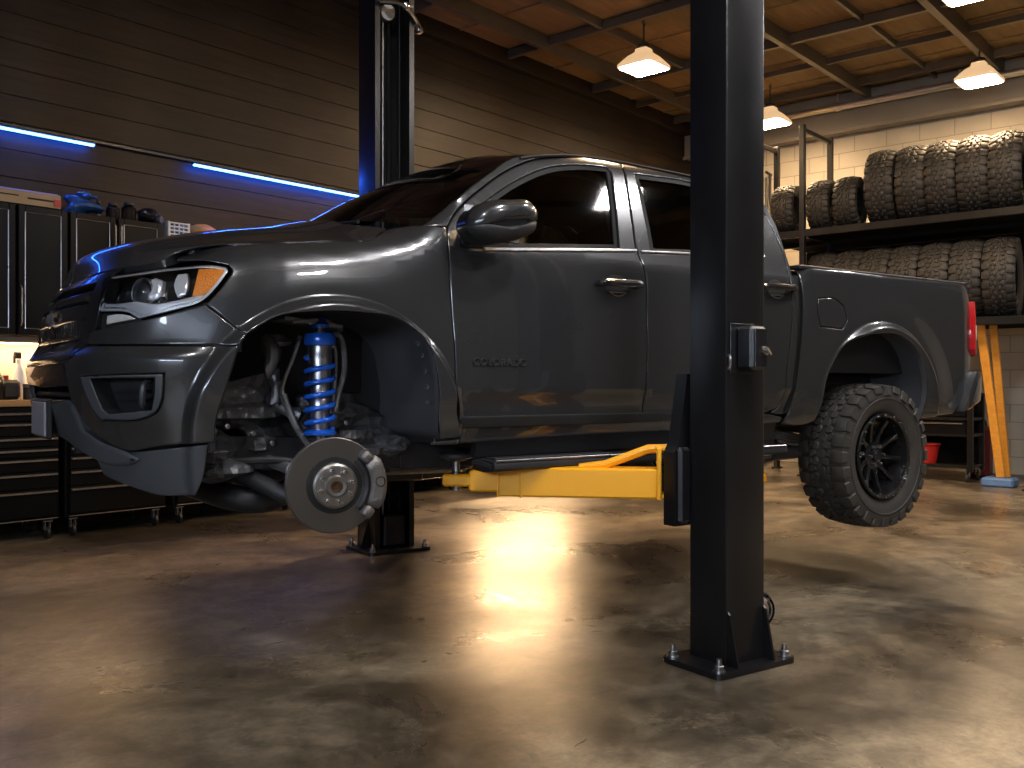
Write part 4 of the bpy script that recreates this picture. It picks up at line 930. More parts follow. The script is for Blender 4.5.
def wheel(far):
    c = Vector((3.262, .105, .69)); h = .145
    me = tyre(.402, 2*h, .238, 28, 4).mesh('rear_wheel', RUBBERD, 40)
    w = bpy.data.objects.new('rear_wheel', me); COL.objects.link(w); w.parent = TR
    w.location = (c.x, 2*YC-c.y if far else c.y, c.z-.29); w.rotation_euler = (0, .13, PI if far else 0)
    def sub(n, m, mt, a=35): return link(n, m.mesh(n, mt, a), w, (0, 0, 0))
    sub('wheel_rim', M().lathe([(.236, -.118), (.240, -.128), (.236, -.137), (.226, -.138), (.217, -.130), (.214, -.110), (.206, -.075), (.203, -.02), (.20, .05), (.206, .10), (.222, .125), (.238, .118), (.23, .10), (.21, .05), (.22, -.08)], ax=(0, 1, 0), n=64), RIMB)
    m = M().lathe([(0, -.070), (.030, -.074), (.060, -.072), (.078, -.062), (.080, -.03), (0, -.03)], ax=(0, 1, 0), n=40)
    for q in range(10):
        a = 2*PI*q/10; ca, sa = math.cos(a), math.sin(a)
        P = [(.062, -.058, .017), (.11, -.066, .012), (.16, -.074, .010), (.208, -.092, .014)]
        rows = []
        for r, y, wd in P:
            rows.append([(r*ca-s*wd*sa, y+dy, r*sa+s*wd*ca) for s, dy in ((-1, .03), (-1, .004), (-.6, 0), (.6, 0), (1, .004), (1, .03))])
        m.grid(rows)
    sub('wheel_spokes', m, RIMB)
    sub('centre_cap', M().lathe([(0, -.098), (.026, -.097), (.034, -.090), (.036, -.07)], ax=(0, 1, 0), n=28), GLOSSB)
    for q in range(6):
        a = 2*PI*q/6+.2; sub('lug_nut', M().lathe([(0, -.094), (.007, -.094), (.010, -.088), (.010, -.07)], (.056*math.cos(a), 0, .056*math.sin(a)), (0, 1, 0), 6), SATIN)
    for q in range(20):
        a = 2*PI*q/20+.1; sub('rim_bolt', M().lathe([(0, -.145), (.0045, -.145), (.0062, -.141), (.0062, -.136)], (.227*math.cos(a), 0, .227*math.sin(a)), (0, 1, 0), 8), CHROME)
    sub('rear_brake', M().lathe([(0, -.01), (.155, -.01), (.16, 0), (.16, .05), (0, .05)], ax=(0, 1, 0), n=36), STEELD)
wheel(False); wheel(True)
# --- running boards, rear end
for far in (0, 1):
    m = M(); prof = [(-.100, .770), (-.094, .782), (-.03, .788), (.04, .788), (.06, .78), (.06, .745), (-.02, .738), (-.085, .745), (-.100, .755)]
    m.prism(prof, lambda y, z: (.62, y, z), (1.735, 0, 0)); m.tube([(.606, .03, .775), (.609, -.02, .772), (.616, -.085, .762)], .012, 6)
    o = (mirror(m) if far else m).build('running_board', DARKP, TR)

    e_ = M().beam((.63, -.085, .786), (2.35, -.085, .786), .030, .008, ch=.003); (mirror(e_) if far else e_).build('lit_board_edge', SATIN, o)  # satin strip painting in the lit top surface of the board
    for i in range(2): s = M().box((.95+.95*i, -.02, .790), (.60, .08, .008), ch=.003); (mirror(s) if far else s).build('step_pad', DARKP, o)
    for x in (.75, 1.45, 2.15):
        b_ = M().beam((x, .0, .765), (x, .40, .80), .06, .02); (mirror(b_) if far else b_).build('board_bracket', STEELD, o)
    Panel().piece([(.64, .865), (2.46, .90), (2.46, .80), (.64, .79)], off=.03, th=.04, gap=0, smooth=False, far=bool(far)).build('rocker_cladding', DARKP, TR)
    Panel().piece([(4.205, 1.600), (4.36, 1.603), (4.42, 1.597), (4.42, 1.285), (4.36, 1.262), (4.225, 1.262), (4.185, 1.30), (4.18, 1.42)], off=-.032, th=.06, far=bool(far)).build('tail_light', REDL, TR)
    Panel().piece([(4.232, 1.455), (4.38, 1.455), (4.38, 1.365), (4.236, 1.36)], off=-.036, th=.02, gap=0, far=bool(far), smooth=False).build('reverse_lens', WHITEL, TR)
    Panel().piece([(4.17, 1.12), (4.21, 1.255), (4.43, 1.255), (4.43, 1.08), (4.2, 1.08)], off=.012, th=.02, far=bool(far)).build('corner_panel', PAINT, TR)
    Panel().piece([(4.155, 1.713), (4.19, 1.642), (4.205, 1.612), (4.43, 1.612), (4.43, 1.712)], off=.006, th=.02, far=bool(far)).build('corner_panel', PAINT, TR)
q = Panel()
for far in (False, True): q.piece([(4.435, 1.712), (4.435, 1.10), (T_TAIL+.003, 1.10), (T_TAIL+.003, 1.712)], off=.0, th=.05, gap=0, smooth=False, far=far)
q.build('tailgate', PAINT, TR)
q = Panel()
for far in (False, True): q.piece([(4.055, .925), (4.12, 1.10), (4.17, 1.165), (4.25, 1.170), (T_TAIL+.003, 1.168), (T_TAIL+.003, .95), (4.3, .935)], off=-.065, th=.15, gap=0, smooth=False, far=far, roll=.02, dz=.02)
RB = q.build('rear_bumper', PAINT, TR)
m = M()
for far in (0, 1):
    a = [skin(t, 1.168, -.06) for t in (4.18, 4.23, 4.28, 4.34, 4.42, 4.6, 4.9, T_TAIL+.003)]; b_ = [skin(t, 1.172, .06) for t in (4.18, 4.23, 4.28, 4.34, 4.42, 4.6, 4.9, T_TAIL+.003)]
    if far: a = [(p[0], 2*YC-p[1], p[2]) for p in a]; b_ = [(p[0], 2*YC-p[1], p[2]) for p in b_]
    m.grid([a, b_])
m.build('bumper_step', DARKP, RB)
m = M().box((3.36, YC, 1.17), (1.6, 1.5, .03)); m.box((2.60, YC, 1.42), (.04, 1.6, .52))
for y in (.12, 2*YC-.12): m.box((3.40, y, 1.42), (1.58, .03, .54))
for y in (.07, 2*YC-.07): m.box((3.39, y, 1.702), (1.58, .09, .02))
m.build('bed_liner', DARKP, TR)
# --- mirrors
for far in (0, 1):
    base = [(.485, 1.695), (.500, 1.745), (.553, 1.789), (.678, 1.814), (.764, 1.819), (.800, 1.793), (.810, 1.746), (.803, 1.715), (.74, 1.668), (.660, 1.645), (.608, 1.636), (.553, 1.641), (.51, 1.660)]
    def lump(P, y0, y1, deep):
        Q = sm_poly(P if area2(P) > 0 else P[::-1], cang=200); cx = sum(p[0] for p in Q)/len(Q); cz = sum(p[1] for p in Q)/len(Q); rows = []
        for i in range(8):
            a = i/7; sc = math.cos(a*PI/2*.98)**.30; y = y0-(y0-y1)*a
            rows.append([(cx+(x-cx)*sc, y, cz+(z-cz)*sc) for x, z in Q+Q[:1]])
        rows.append([(cx+(x-cx)*.02, y1-.002, cz+(z-cz)*.02) for x, z in Q+Q[:1]])
        rows.insert(0, [(cx+(x-cx)*.96, y0+deep, cz+(z-cz)*.96) for x, z in Q+Q[:1]])
        return M().grid(rows)
    up = [p for p in base]; upper = [(.485, 1.693), (.500, 1.745), (.553, 1.789), (.678, 1.814), (.764, 1.819), (.800, 1.793), (.810, 1.744), (.74, 1.728), (.62, 1.708)]
    lower = [(.487, 1.690), (.62, 1.704), (.74, 1.724), (.808, 1.739), (.803, 1.712), (.74, 1.668), (.660, 1.645), (.608, 1.636), (.553, 1.641), (.51, 1.660)]
    fn = mirror if far else (lambda m: m)
    ho = fn(lump(base, -.10, -.17, .08)).build('mirror_housing', GLOSSB, TR, 50)
    fn(lump(upper, -.105, -.187, .08)).build('mirror_cap', PAINT, ho, 60).location = (0, 0, 0)
    fn(lump(lower, -.105, -.183, .08)).build('mirror_lower_cap', DARKP, ho, 60).location = (0, 0, 0)
    m = M().tube(crom([(.585, .035, 1.685), (.590, -.03, 1.672), (.60, -.10, 1.672), (.63, -.13, 1.69)], 5), [.040, .038, .036, .034, .032]+[.03]*11, 14); fn(m).build('mirror_arm', DARKP, TR, 60)
    gq = M().box((.66, -.022, 1.73), (.26, .006, .13), ch=.002); fn(gq).build('mirror_glass', SILVER, ho).location = (0, 0, 0)
# --- cabin
m = M().box((.72, YC, 1.55), (.50, 1.45, .30), ch=.06); m.box((.62, YC, 1.68), (.40, 1.40, .10), ch=.04); m.build('dashboard', SEAT, TR)
a = Vector((.45, 0, .35)).normalized()
m = M(); c = Vector((.98, .50, 1.66)); x = Vector((0, 1, 0)); y = a.cross(x)
m.tube([c+(x*math.cos(2*PI*i/32)+y*math.sin(2*PI*i/32))*.185 for i in range(33)], .015, 8, False)
for q in (0, PI, -PI/2): m.beam(c, c+(x*math.cos(q)+y*math.sin(q))*.18, .03, .012)
m.lathe([(0, .03), (.05, .028), (.065, .0), (.05, -.03)], c, a, 20).tube([c, c-a*.25], .03, 8); m.build('steering_wheel', SEAT, TR)
for yy in (.50, 2*YC-.50):
    m = M().box((1.42, yy, 1.28), (.50, .50, .16), ch=.05).box((1.70, yy, 1.60), (.15, .50, .62), Matrix.Rotation(.22, 3, 'Y'), ch=.06); s = m.build('seat', SEAT, TR)
    M().box((1.795, yy, 2.0), (.10, .28, .17), Matrix.Rotation(.2, 3, 'Y'), ch=.04).tube([(1.78, yy-.06, 1.87), (1.79, yy-.06, 1.98)], .007, 6).tube([(1.78, yy+.06, 1.87), (1.79, yy+.06, 1.98)], .007, 6).build('headrest', SEAT, s).location = (0, 0, 0)
m = M().box((2.15, YC, 1.25), (.45, 1.35, .16), ch=.05).box((2.38, YC, 1.55), (.14, 1.35, .55), Matrix.Rotation(.15, 3, 'Y'), ch=.05); m.build('rear_seat', SEAT, TR)
m = M()
for far in (0, 1):
    P = [skin(*p, .07) for p in crom([(1.02, 2.04), (1.30, 2.07), (1.44, 2.055), (1.475, 1.98), (1.45, 1.85), (1.44, 1.66)], 5)]
    m.tube([(p[0], 2*YC-p[1] if far else p[1], p[2]) for p in P], .022, 8)
m.build('pillar_trim', TRIMG, TR)
m = M().box((1.75, YC, 2.10), (1.3, 1.25, .02)); m.build('headliner', SEAT, TR)
# ------------------------------------------------------------------ two post lift (truck axes)
def lift_post(near):
    s = 1 if near else -1                                     # local y points from the post towards the truck
    if near:
        ox, oy = 1.385, -.602
        t = thing('lift_post', (*truck_to_room(ox, oy), 0), 'black steel lift post in front of the truck, with yellow arm and lock box', 'lift post', 'posts of the two post lift', TRZ)
    else:
        ox, oy = 1.45, 2.46
        t = thing('lift_post', (*truck_to_room(ox, oy), 0), 'black steel lift post behind the truck with an open channel and a hanging cable', 'lift post', 'posts of the two post lift', TRZ)
    Hh = 3.60 if near else 4.3; wx, wy = (.108, .095) if near else (.142, .125)
    # plain C column: web outside, lips towards the truck
    P = [(-wx, -wy), (wx, -wy), (wx, wy), (wx-.035, wy), (wx-.035, wy-.010), (wx-.010, wy-.010), (wx-.010, -wy+.010), (-wx+.010, -wy+.010), (-wx+.010, wy-.010), (-wx+.035, wy-.010), (-wx+.035, wy), (-wx, wy)]
    c = .010
    P = [(-wx+c, -wy), (wx-c, -wy), (wx-c*.3, -wy+c*.3), (wx, -wy+c)]+P[2:-1]+[(-wx, wy), (-wx, -wy+c), (-wx+c*.3, -wy+c*.3)]
    pr = M().prism([(x, y*s) for x, y in P], lambda x, y: (x, y, .02), (0, 0, Hh-.02))
    pr.build('column', POSTB, t, 30)
    bx, by0, by1 = (.218, -.163, .150) if near else (.225, -.16, .22)
    Q = []
    for cx, cy, a0 in ((bx-.03, by1-.03, 0), (-bx+.03, by1-.03, 90), (-bx+.03, by0+.03, 180), (bx-.03, by0+.03, 270)):
        for k in range(5): a = math.radians(a0+22.5*k); Q.append((cx+.03*math.cos(a), (cy+.03*math.sin(a))*s))
    M().prism(Q, lambda x, y: (x, y, .001), (0, 0, .021)).build('base_plate', POSTB, t, 30)
    gy0, gy1 = -wy, by0+.015
    for gx in (-wx+.008, wx-.008):
        M().prism([(gy0*s, .022), (gy1*s, .022), (gy1*s, .034), (gy0*s-.012*s, .215), (gy0*s, .225)], lambda y, z: (gx-.005, y, z), (.010, 0, 0)).build('gusset', POSTB, t, 30)
    for sg in (-1, 1):
        if near and sg < 0: continue
        gx = sg*wx; M().prism([(gx, .022), (sg*(bx-.03), .022), (gx, .20)], lambda x, z: (x, -.004+.02*s, z), (0, .008, 0)).build('gusset', POSTB, t, 30)
    for ax, ay in ((-bx+.035, by0+.035), (bx-.035, by0+.035), (-bx+.035, by1-.035), (bx-.035, by1-.035)):
        M().lathe([(.0, .022), (.024, .022), (.024, .026), (.018, .027), (.0185, .044), (.015, .046), (.011, .046), (.010, .070), (.0, .072)], (ax, ay*s, 0), (0, 0, 1), 12).build('anchor_bolt', SATIN, t, 30)
    if near:
        bq = M().box((-.013, -.136, 1.226), (.092, .078, .165), ch=.012); lb = bq.build('lock_box', POSTB, t)
        M().box((-.025, -.099, 1.226), (.135, .006, .19), ch=.002).build('lock_plate', POSTB, lb)
        M().box((-.010, -.176, 1.226), (.066, .006, .145), ch=.002).build('lock_cover', GLOSSB, lb)
        M().lathe([(.0, -.004), (.010, -.002), (.014, .006), (.012, .014), (0, .018)], (.005, -.182, 1.212), (0, -1, 0), 14).tube([(-.006, -.184, 1.230), (.002, -.20, 1.222), (.024, -.195, 1.203)], .006, 6).build('lock_lever', CHROME, lb)
        M().tube(crom([(-.095, -.090, 1.20), (-.105, -.11, 1.19), (-.105, -.11, 1.16), (-.095, -.092, 1.145)], 5), .006, 6).build('lock_pin', SATIN, lb)
        M().lathe([(.0, .018), (.03, .018), (.05, .016), (.058, .022), (.064, .020), (.066, .006), (.064, -.010), (.05, -.012), (0, -.012)], (.265, .085, .150), (-.35, -1, 0), 28).build('cable_pulley', CHROME, t)
        M().lathe([(.067, .010), (.074, .022), (.078, .0), (.074, -.014), (.067, -.010)], (.265, .085, .150), (-.35, -1, 0), 28, True).build('pulley_guard', GLOSSB, t)
        M().tube(crom([(.15, .085, .30), (.22, .07, .245), (.30, .06, .215), (.31, .06, .19)], 5), .006, 8).build('pulley_cable', SATIN, t)
        M().box((.20, .09, .10), (.18, .012, .14)).build('pulley_bracket', POSTB, t)
    else:
        M().tube([(-.035, -.02, .03), (-.035, -.02, 3.55)], .007, 8).build('lift_cable', SATIN, t)
        M().box((.03, .03, 1.9), (.022, .022, 3.7), ch=.004).build('lock_ladder', POSTB, t)
        M().box((-.105, -.06, 1.9), (.008, .02, 3.6), ch=.003).build('guide_strip', SATIN, t)
        M().box((.085, -.02, 1.9), (.008, .02, 3.6), ch=.003).build('guide_strip', STEELD, t)
        M().box((.02, -.04, .13), (.16, .10, .20), ch=.01).build('cable_bracket', STEELD, t)
        M().lathe([(0, -.02), (.05, -.02), (.055, -.012), (.045, -.004), (.045, .004), (.055, .012), (.05, .02), (0, .02)], (-.02, -.05, 3.53), (0, 1, .2), 20).build('top_pulley', SATIN, t)
        M().tube(crom([(-.12, -.14, 3.55), (0., -.16, 3.56), (.08, -.16, 3.53), (.16, -.13, 3.47), (.20, -.10, 3.44)], 5), .018, 8).blob((.07, -.16, 3.55), (.035, .03, .03), 3, .3).blob((.19, -.10, 3.44), (.028, .03, .035), 4, .3).build('hose_fitting', CHROME, t)
    # carriage
    if near:
        m = M().prism([(-.175, .53), (-.175, .82), (-.150, .86), (-.105, 1.13), (.105, 1.13), (.15, .86), (.15, .53)], lambda x, z: (x*1.0, .115, z), (0, .06, 0)); m.box((-.135, .14, .69), (.065, .10, .30), ch=.012)
        m.tube([(-.075, .215, .52), (-.075, .215, .85)], .035, 12)
        ca = m.build('carriage', POSTB, t, 30)
    else:
        m = M().box((0, -.155, .66), (.36, .05, .40), ch=.01).box((0, -.03, .9), (.14, .16, .9), ch=.01); ca = m.build('carriage', POSTB, t, 30)
    # arms: telescoping box tubes, local coordinates
    def arm(p0, p1, z, segs, truss=True, zt=.795):
        p0, p1 = Vector((p0[0]-ox, p0[1]-oy, z)), Vector((p1[0]-ox, p1[1]-oy, z)); d = p1-p0; L_ = d.length; d.normalize()
        pt = lambda r, dz=0.: p0+d*(r*L_)+Vector((0, 0, dz))
        m = M()
        for a, b_, h, w in segs: m.beam(pt(a), pt(b_), w, h, ch=.008)
        ar = m.build('lift_arm', YELL, t, 30)
        x = Vector((0, 0, 1)).cross(d)
        if truss:
            q = M(); q.beam(pt(.075, -.065), pt(.075, .145), .125, .020, ch=.004, up=d)
            q.tube([pt(.415, .062), pt(.30, .072), pt(.12, .138), pt(.0, .142)], [.012, .018, .018, .018], 8); q.beam(pt(-.03, .142), pt(.09, .142), .10, .018); q.beam(pt(-.03, -.050), pt(.09, -.050), .10, .018)
            q.build('arm_truss', YELL, ar, 30).location = (0, 0, 0)
            q = M(); q.lathe([(.0, .16), (.014, .162), (.016, .175), (.022, .176), (.022, .152), (.016, .15), (.016, -.075), (.02, -.08), (.0, -.085)], pt(.0), (0, 0, 1), 12); q.lathe([(.0, -.10), (.008, -.10), (.008, -.06), (0, -.06)], pt(.03), (0, 0, 1), 8)
            q.build('pivot_pin', SATIN, ar, 30).location = (0, 0, 0)
            q = M(); q.beam(pt(.035, -.045), pt(.035, .13), .09, .035, up=d); q.build('arm_gear', STEELD, ar).location = (0, 0, 0)
            q = M(); q.beam(pt(.655), pt(.664), .126, .128, ch=.004).beam(pt(.755), pt(.764), .124, .126, ch=.004); q.build('arm_collar', YELL, ar).location = (0, 0, 0)
        q = M(); e = pt(.955); q.lathe([(0, -.045), (.020, -.045), (.020, .03), (.016, .032), (.016, zt-z-.025), (0, zt-z-.025)], e, (0, 0, 1), 14); q.build('pad_screw', SATIN, ar, 30).location = (0, 0, 0)
        q = M(); q.lathe([(0, zt-z-.028), (.03, zt-z-.028), (.076, zt-z-.012), (.078, zt-z+.002), (.070, zt-z+.008), (0, zt-z+.006)], e, (0, 0, 1), 28); q.build('lift_pad', STEELD, ar, 30).location = (0, 0, 0)
    if near:
        arm((1.305, -.405), (.61, .255), .688, ((.08, .76, .122, .12), (.70, .89, .088, .095), (.86, 1.01, .050, .085)))
        arm((1.47, -.40), (2.47, .18), .60, ((.08, .6, .122, .12), (.5, .85, .088, .095), (.8, 1.0, .050, .085)), False, .72)
    else:
        arm((1.32, 2.24), (.62, 1.62), .60, ((.05, .72, .11, .12), (.66, .86, .085, .09), (.84, 1.02, .05, .085)), False)
        arm((1.58, 2.24), (2.42, 1.62), .60, ((.05, .72, .11, .12), (.66, .86, .085, .09), (.84, 1.02, .05, .085)), False)
    return t
lift_post(True); lift_post(False)
# ------------------------------------------------------------------ left wall: cabinets, benches, chests, strips
VW = V1-.005
def wall_cabinet(u0, u1, hside, label, vf=6.95, z0=1.43, z1=2.35, handle=(1.50, 1.78)):
    t = thing('wall_cabinet', ((u0+u1)/2, VW, z0), label, 'cabinet', 'black wall cabinets'); w = u1-u0; h = z1-z0; D = VW-vf
    M().box((0, -D/2+.01, h/2), (w, D-.02, h), ch=.003).build('cabinet_body', CABB, t)
    m = M(); fr = .045; y = -D+.0
    for sg in (-1, 1): m.box((sg*(w/2-fr/2-.004), y, h/2), (fr, .020, h-.008), ch=.004)
    for zz in (fr/2+.004, h-fr/2-.004): m.box((0, y, zz), (w-2*fr-.008, .020, fr), ch=.004)
    m.box((0, y+.005, h/2), (w-2*fr, .008, h-2*fr), ch=.001)
    d = m.build('cabinet_door', CABB, t)
    b = M(); iw, ih = w/2-fr-.006, h/2-fr-.006
    for sg in (-1, 1): b.tube([(sg*iw, y-.006, h/2-ih), (sg*iw, y-.006, h/2+ih)], .0035, 6)
    for sg in (-1, 1): b.tube([(-iw, y-.006, h/2+sg*ih), (iw, y-.006, h/2+sg*ih)], .0035, 6)
    b.build('bevel_highlight', BEVELHI, d).location = (0, 0, 0)  # thin metal lines drawn in as the highlights on the panel bevels
    if hside:
        x = hside*(w/2-.018); a, c = handle; g = M().tube([(x, y-.012, a-z0), (x, y-.035, a-z0+.02), (x, y-.035, c-z0-.02), (x, y-.012, c-z0)], .006, 8); g.build('door_handle', LINE, d).location = (0, 0, 0)
    return t
BEVELHI = pm('bevel_highlight_metal', (.38, .38, .40), .3, .9)  # light metal for the painted-in bevel highlights
wall_cabinet(1.98, 2.38, -1, 'black wall cabinet at the left edge of the picture', handle=(1.5, 1.8))
wall_cabinet(2.39, 2.755, 0, 'black wall cabinet under the cardboard box, door half cut by the picture edge')
wall_cabinet(2.765, 3.115, -1, 'tall black wall cabinet, second full door, long handle at the lower left')
wall_cabinet(3.125, 3.475, 1, 'black wall cabinet under the blue bag, handle on the right', handle=(2.05, 2.30))
wall_cabinet(3.485, 3.855, -1, 'black wall cabinet at the right end, behind the truck hood', handle=(2.0, 2.30))
# under-cabinet light strips
def strip_light(u0, u1, v, z, label, mt):
    t = thing('under_cabinet_light', ((u0+u1)/2, v, z), label, 'light', 'warm strip lights under the cabinets'); w = u1-u0
    M().box((0, 0, .012), (w, .05, .024), ch=.003).build('light_housing', ANOD, t)
    M().box((0, 0, -.003), (w-.02, .036, .008), ch=.002).build('light_diffuser', mt, t)
strip_light(2.0, 3.84, 7.16, 1.385, 'warm strip light under the black wall cabinets on the left', BENCHL)
strip_light(7.62, 9.25, 7.10, 1.40, 'warm strip light over the far bench hidden behind the truck', BENCHF)
m = M().box((2.92, 7.06, 1.42), (1.9, .02, .06)); tag(m.build('cabinet_pelmet', HEADER), 'pale pelmet board under the black wall cabinets', 'pelmet')
t = thing('wall_shelf', (8.45, VW, 1.43), 'dark wall shelf over the far bench behind the truck', 'shelf'); M().box((0, -.16, .02), (1.9, .32, .03)).build('shelf_board', CABB, t)
for x in (-.8, .8): M().box((x, -.12, -.06), (.03, .24, .12)).build('shelf_bracket', CABB, t)
# worktops
def worktop(u0, u1, z, label):
    return tag(M().box(((u0+u1)/2, 7.045, z), (u1-u0, .50, .045), ch=.006).build('worktop', WOODL), label, 'worktop')
worktop(1.9, 3.80, .957, 'oak worktop with bottles, on the black tool chests at the left')
worktop(7.1, 9.4, .957, 'oak worktop of the far bench hidden behind the truck')
def tool_chest(u0, u1, hz, label, z0=.14, z1=.930, vf=6.80, col=None, lip=True):
    t = thing('tool_chest', ((u0+u1)/2, 7.035, 0), label, 'tool chest', 'black rolling tool chests'); w = u1-u0; D = .5
    M().box((0, .01, (z0+z1)/2), (w, D-.02, z1-z0), ch=.006).build('chest_body', col or CABB, t)
    ed = [z1-.01]+[(hz[i]-.045 if i == len(hz)-1 else (hz[i]+hz[i+1])/2+.02) for i in range(len(hz)-1)]
    tops = hz; prev = z1-.01
    for i, h in enumerate(hz):
        top = h+.022; bot = (hz[i+1]+.026) if i+1 < len(hz) else z0+.03
        d = M().box((0, -D/2-.002, (top+bot)/2), (w-.05, .016, top-bot), ch=.003).build('drawer', CABB, t)
        M().box((0, -D/2-.020, h), (w-.055, .022, .016), ch=.005).build('drawer_handle', LINE, d).location = (0, 0, 0)
    if lip: M().box((0, -D/2-.004, z0+.012), (w-.04, .012, .008), ch=.002).build('kick_strip', LINE, t)
    for sx in (-1, 1):
        for sy in (-1, 1):
            x, y = sx*(w/2-.07), sy*(D/2-.06)
            c = M().box((x, y, .128), (.06, .05, .012)).box((x-.017, y, .095), (.005, .04, .06)).box((x+.017, y, .095), (.005, .04, .06)).build('caster', LINE, t)
            M().lathe([(0, -.013), (.035, -.013), (.043, -.010), (.045, 0), (.043, .010), (.035, .013), (0, .013)], (x, y, .046), (1, 0, 0), 20).build('caster_wheel', DARKP, c).location = (0, 0, 0)
HZ = [.885, .81, .71, .63, .56, .46, .34]
tool_chest(1.90, 2.99, HZ, 'black rolling tool chest at the left edge, under the oak worktop')
tool_chest(3.03, 3.80, HZ, 'narrow black rolling tool chest beside the widest one, under the truck bumper')
tool_chest(3.86, 5.00, [.88, .74, .60, .44], 'black rolling tool chest behind the front air dam and bare suspension', col=None)
tool_chest(5.06, 6.0, [.86, .70, .52, .34], 'black rolling tool chest hidden behind the bare brake disc')
tool_chest(6.05, 7.05, [.84, .66, .45], 'black rolling tool chest to the right of the far lift post')
tool_chest(7.12, 8.98, [.84, .66, .45], 'wide black tool chest under the far bench behind the truck')
# blue strips in their channels
tag(M().box((4.3, VW-.016, 2.972), (7.0, .03, .03), ch=.006).build('light_rail', ANOD), 'long dark rail on the plank wall that carries the blue light strips', 'rail')
for u0, u1, lb in ((1.2, 3.45, 'blue light strip on the plank wall, left one cut by the picture edge'), (4.28, 6.75, 'long blue light strip on the plank wall, running behind the far lift post')):
    t = thing('blue_light_strip', ((u0+u1)/2, VW-.053, 2.935), lb, 'light', 'blue light strips'); M().box((0, 0, .010), (u1-u0, .036, .014), ch=.003).build('strip_channel', ANOD, t)
    M().box((0, -.012, -.006), (u1-u0-.02, .030, .013), ch=.005).build('strip_diffuser', BLUEL, t)
# things on the cabinets
t = thing('cardboard_box', (2.58, 7.10, 2.352), 'long low cardboard box lying on the black wall cabinets', 'box')
m = M(); P = [(-.16, 0), (.16, 0), (.16, .085), (.10, .108), (-.10, .112), (-.16, .09)]; m.prism(P, lambda y, z: (-.48, y, z), (.96, 0, 0)); m.build('box_body', CARD, t)
m = M().box((.36, -.163, .045), (.22, .004, .012)).box((.1, -.163, .055), (.18, .004, .008)).box((-.1, -.163, .06), (.14, .004, .008)); m.build('dark_marking', BLACK, t)
M().box((.455, -.165, .035), (.05, .006, .05)).build('red_label', REDP, t)
t = thing('plastic_bag', (3.27, 7.08, 2.352), 'crumpled blue plastic bag on the black wall cabinets', 'bag'); M().blob((0, 0, .075), (.13, .10, .082), 9, .35, 20, 14).build('bag_body', BAGB, t); M().blob((.03, -.03, .145), (.06, .05, .03), 12, .5, 14, 10).build('bag_neck', BAGB, t)
def jar(u, v, z, r, h, label, mat=BOTTLE, cap=DARKP, neck=.6):
    t = thing('glass_jar', (u, v, z), label, 'jar', 'jars and bottles on the cabinets'); M().lathe([(0, 0), (r, 0), (r, h*.7), (r*neck, h*.86), (r*neck, h*.92), (0, h*.92)], n=20).build('jar_body', mat, t)
    M().lathe([(r*neck*1.1, h*.88), (r*neck*1.1, h), (0, h)], n=20).build('jar_lid', cap, t)
jar(3.515, 7.08, 2.352, .05, .12, 'small dark jar beside the blue bag on the cabinets')
jar(3.632, 7.06, 2.352, .055, .14, 'larger dark jar beside the black dust mask on the cabinets')
jar(3.46, 7.20, 2.352, .022, .15, 'slim glass bottle behind the blue bag')
t = thing('dust_mask', (3.785, 7.05, 2.352), 'black rubber dust mask at the right end of the cabinets', 'mask'); M().blob((0, 0, .06), (.085, .07, .065), 15, .25, 18, 12).build('mask_body', GLOSSB, t); M().lathe([(0, 0), (.035, 0), (.04, .02), (.03, .04), (0, .04)], (.05, -.05, .03), (.5, -.8, 0), 16).build('filter', STEELD, t)
t = thing('wall_shelf', (4.2, VW, 2.20), 'dark wall shelf just above the truck hood at the end of the cabinets', 'shelf'); M().box((0, -.16, .02), (.62, .32, .03)).build('shelf_board', CABB, t)
t = thing('parts_crate', (4.02, 7.10, 2.236), 'pale blue plastic crate on the shelf right of the cabinets', 'crate')
m = M()
for x in (-.09, .09): m.box((x, 0, .075), (.012, .22, .15))
for i in range(5): m.box((0, -.105, .02+.03*i), (.18, .01, .012))
for i in range(5): m.box((-.08+.04*i, -.105, .075), (.01, .008, .14))
m.box((0, .105, .075), (.18, .01, .15)).box((0, 0, .006), (.18, .2, .012)); m.build('crate_body', WHITEP, t); M().box((0, 0, .09), (.15, .18, .07), ch=.02).build('crate_contents', BLUEF, t)
t = thing('cloth_bundle', (4.26, 7.08, 2.236), 'bundle of tan rags beside the pale blue crate', 'rags'); M().blob((0, 0, .07), (.12, .09, .075), 33, .4, 18, 12).build('rag', CARD, t); M().blob((.03, -.03, .13), (.08, .05, .04), 34, .5, 14, 10).build('orange_rag', WOODO, t)
# bottles on the worktop
def spray(u, v, r, h, label, mat):
    t = thing('spray_bottle', (u, v, .98), label, 'bottle', 'bottles on the worktop'); M().lathe([(0, 0), (r, 0), (r*1.02, h*.3), (r*.9, h*.52), (r*.35, h*.72), (r*.32, h*.80), (0, h*.80)], n=20).build('bottle_body', mat, t)
    M().box((-.01, 0, h*.88), (r*1.1, .03, h*.14), ch=.008).box((-r*.7, 0, h*.80), (.012, .02, h*.16)).build('spray_head', DARKP, t)
spray(2.62, 6.98, .07, .30, 'dark spray bottle with a wide base on the oak worktop', BOTTLE)
spray(2.52, 7.10, .05, .28, 'tall slim spray bottle at the left picture edge on the worktop', WHITEP)
spray(2.86, 7.16, .045, .36, 'pale spray bottle against the lit backsplash', WHITEP)
t = thing('oil_jug', (2.75, 7.05, .98), 'squat dark oil jug on the worktop beside the spray bottle', 'jug'); M().box((0, 0, .07), (.13, .10, .14), ch=.025).build('jug_body', DARKP, t); M().lathe([(.025, .13), (.025, .17), (0, .17)], (-.03, 0, 0), n=14).build('jug_cap', REDP, t)
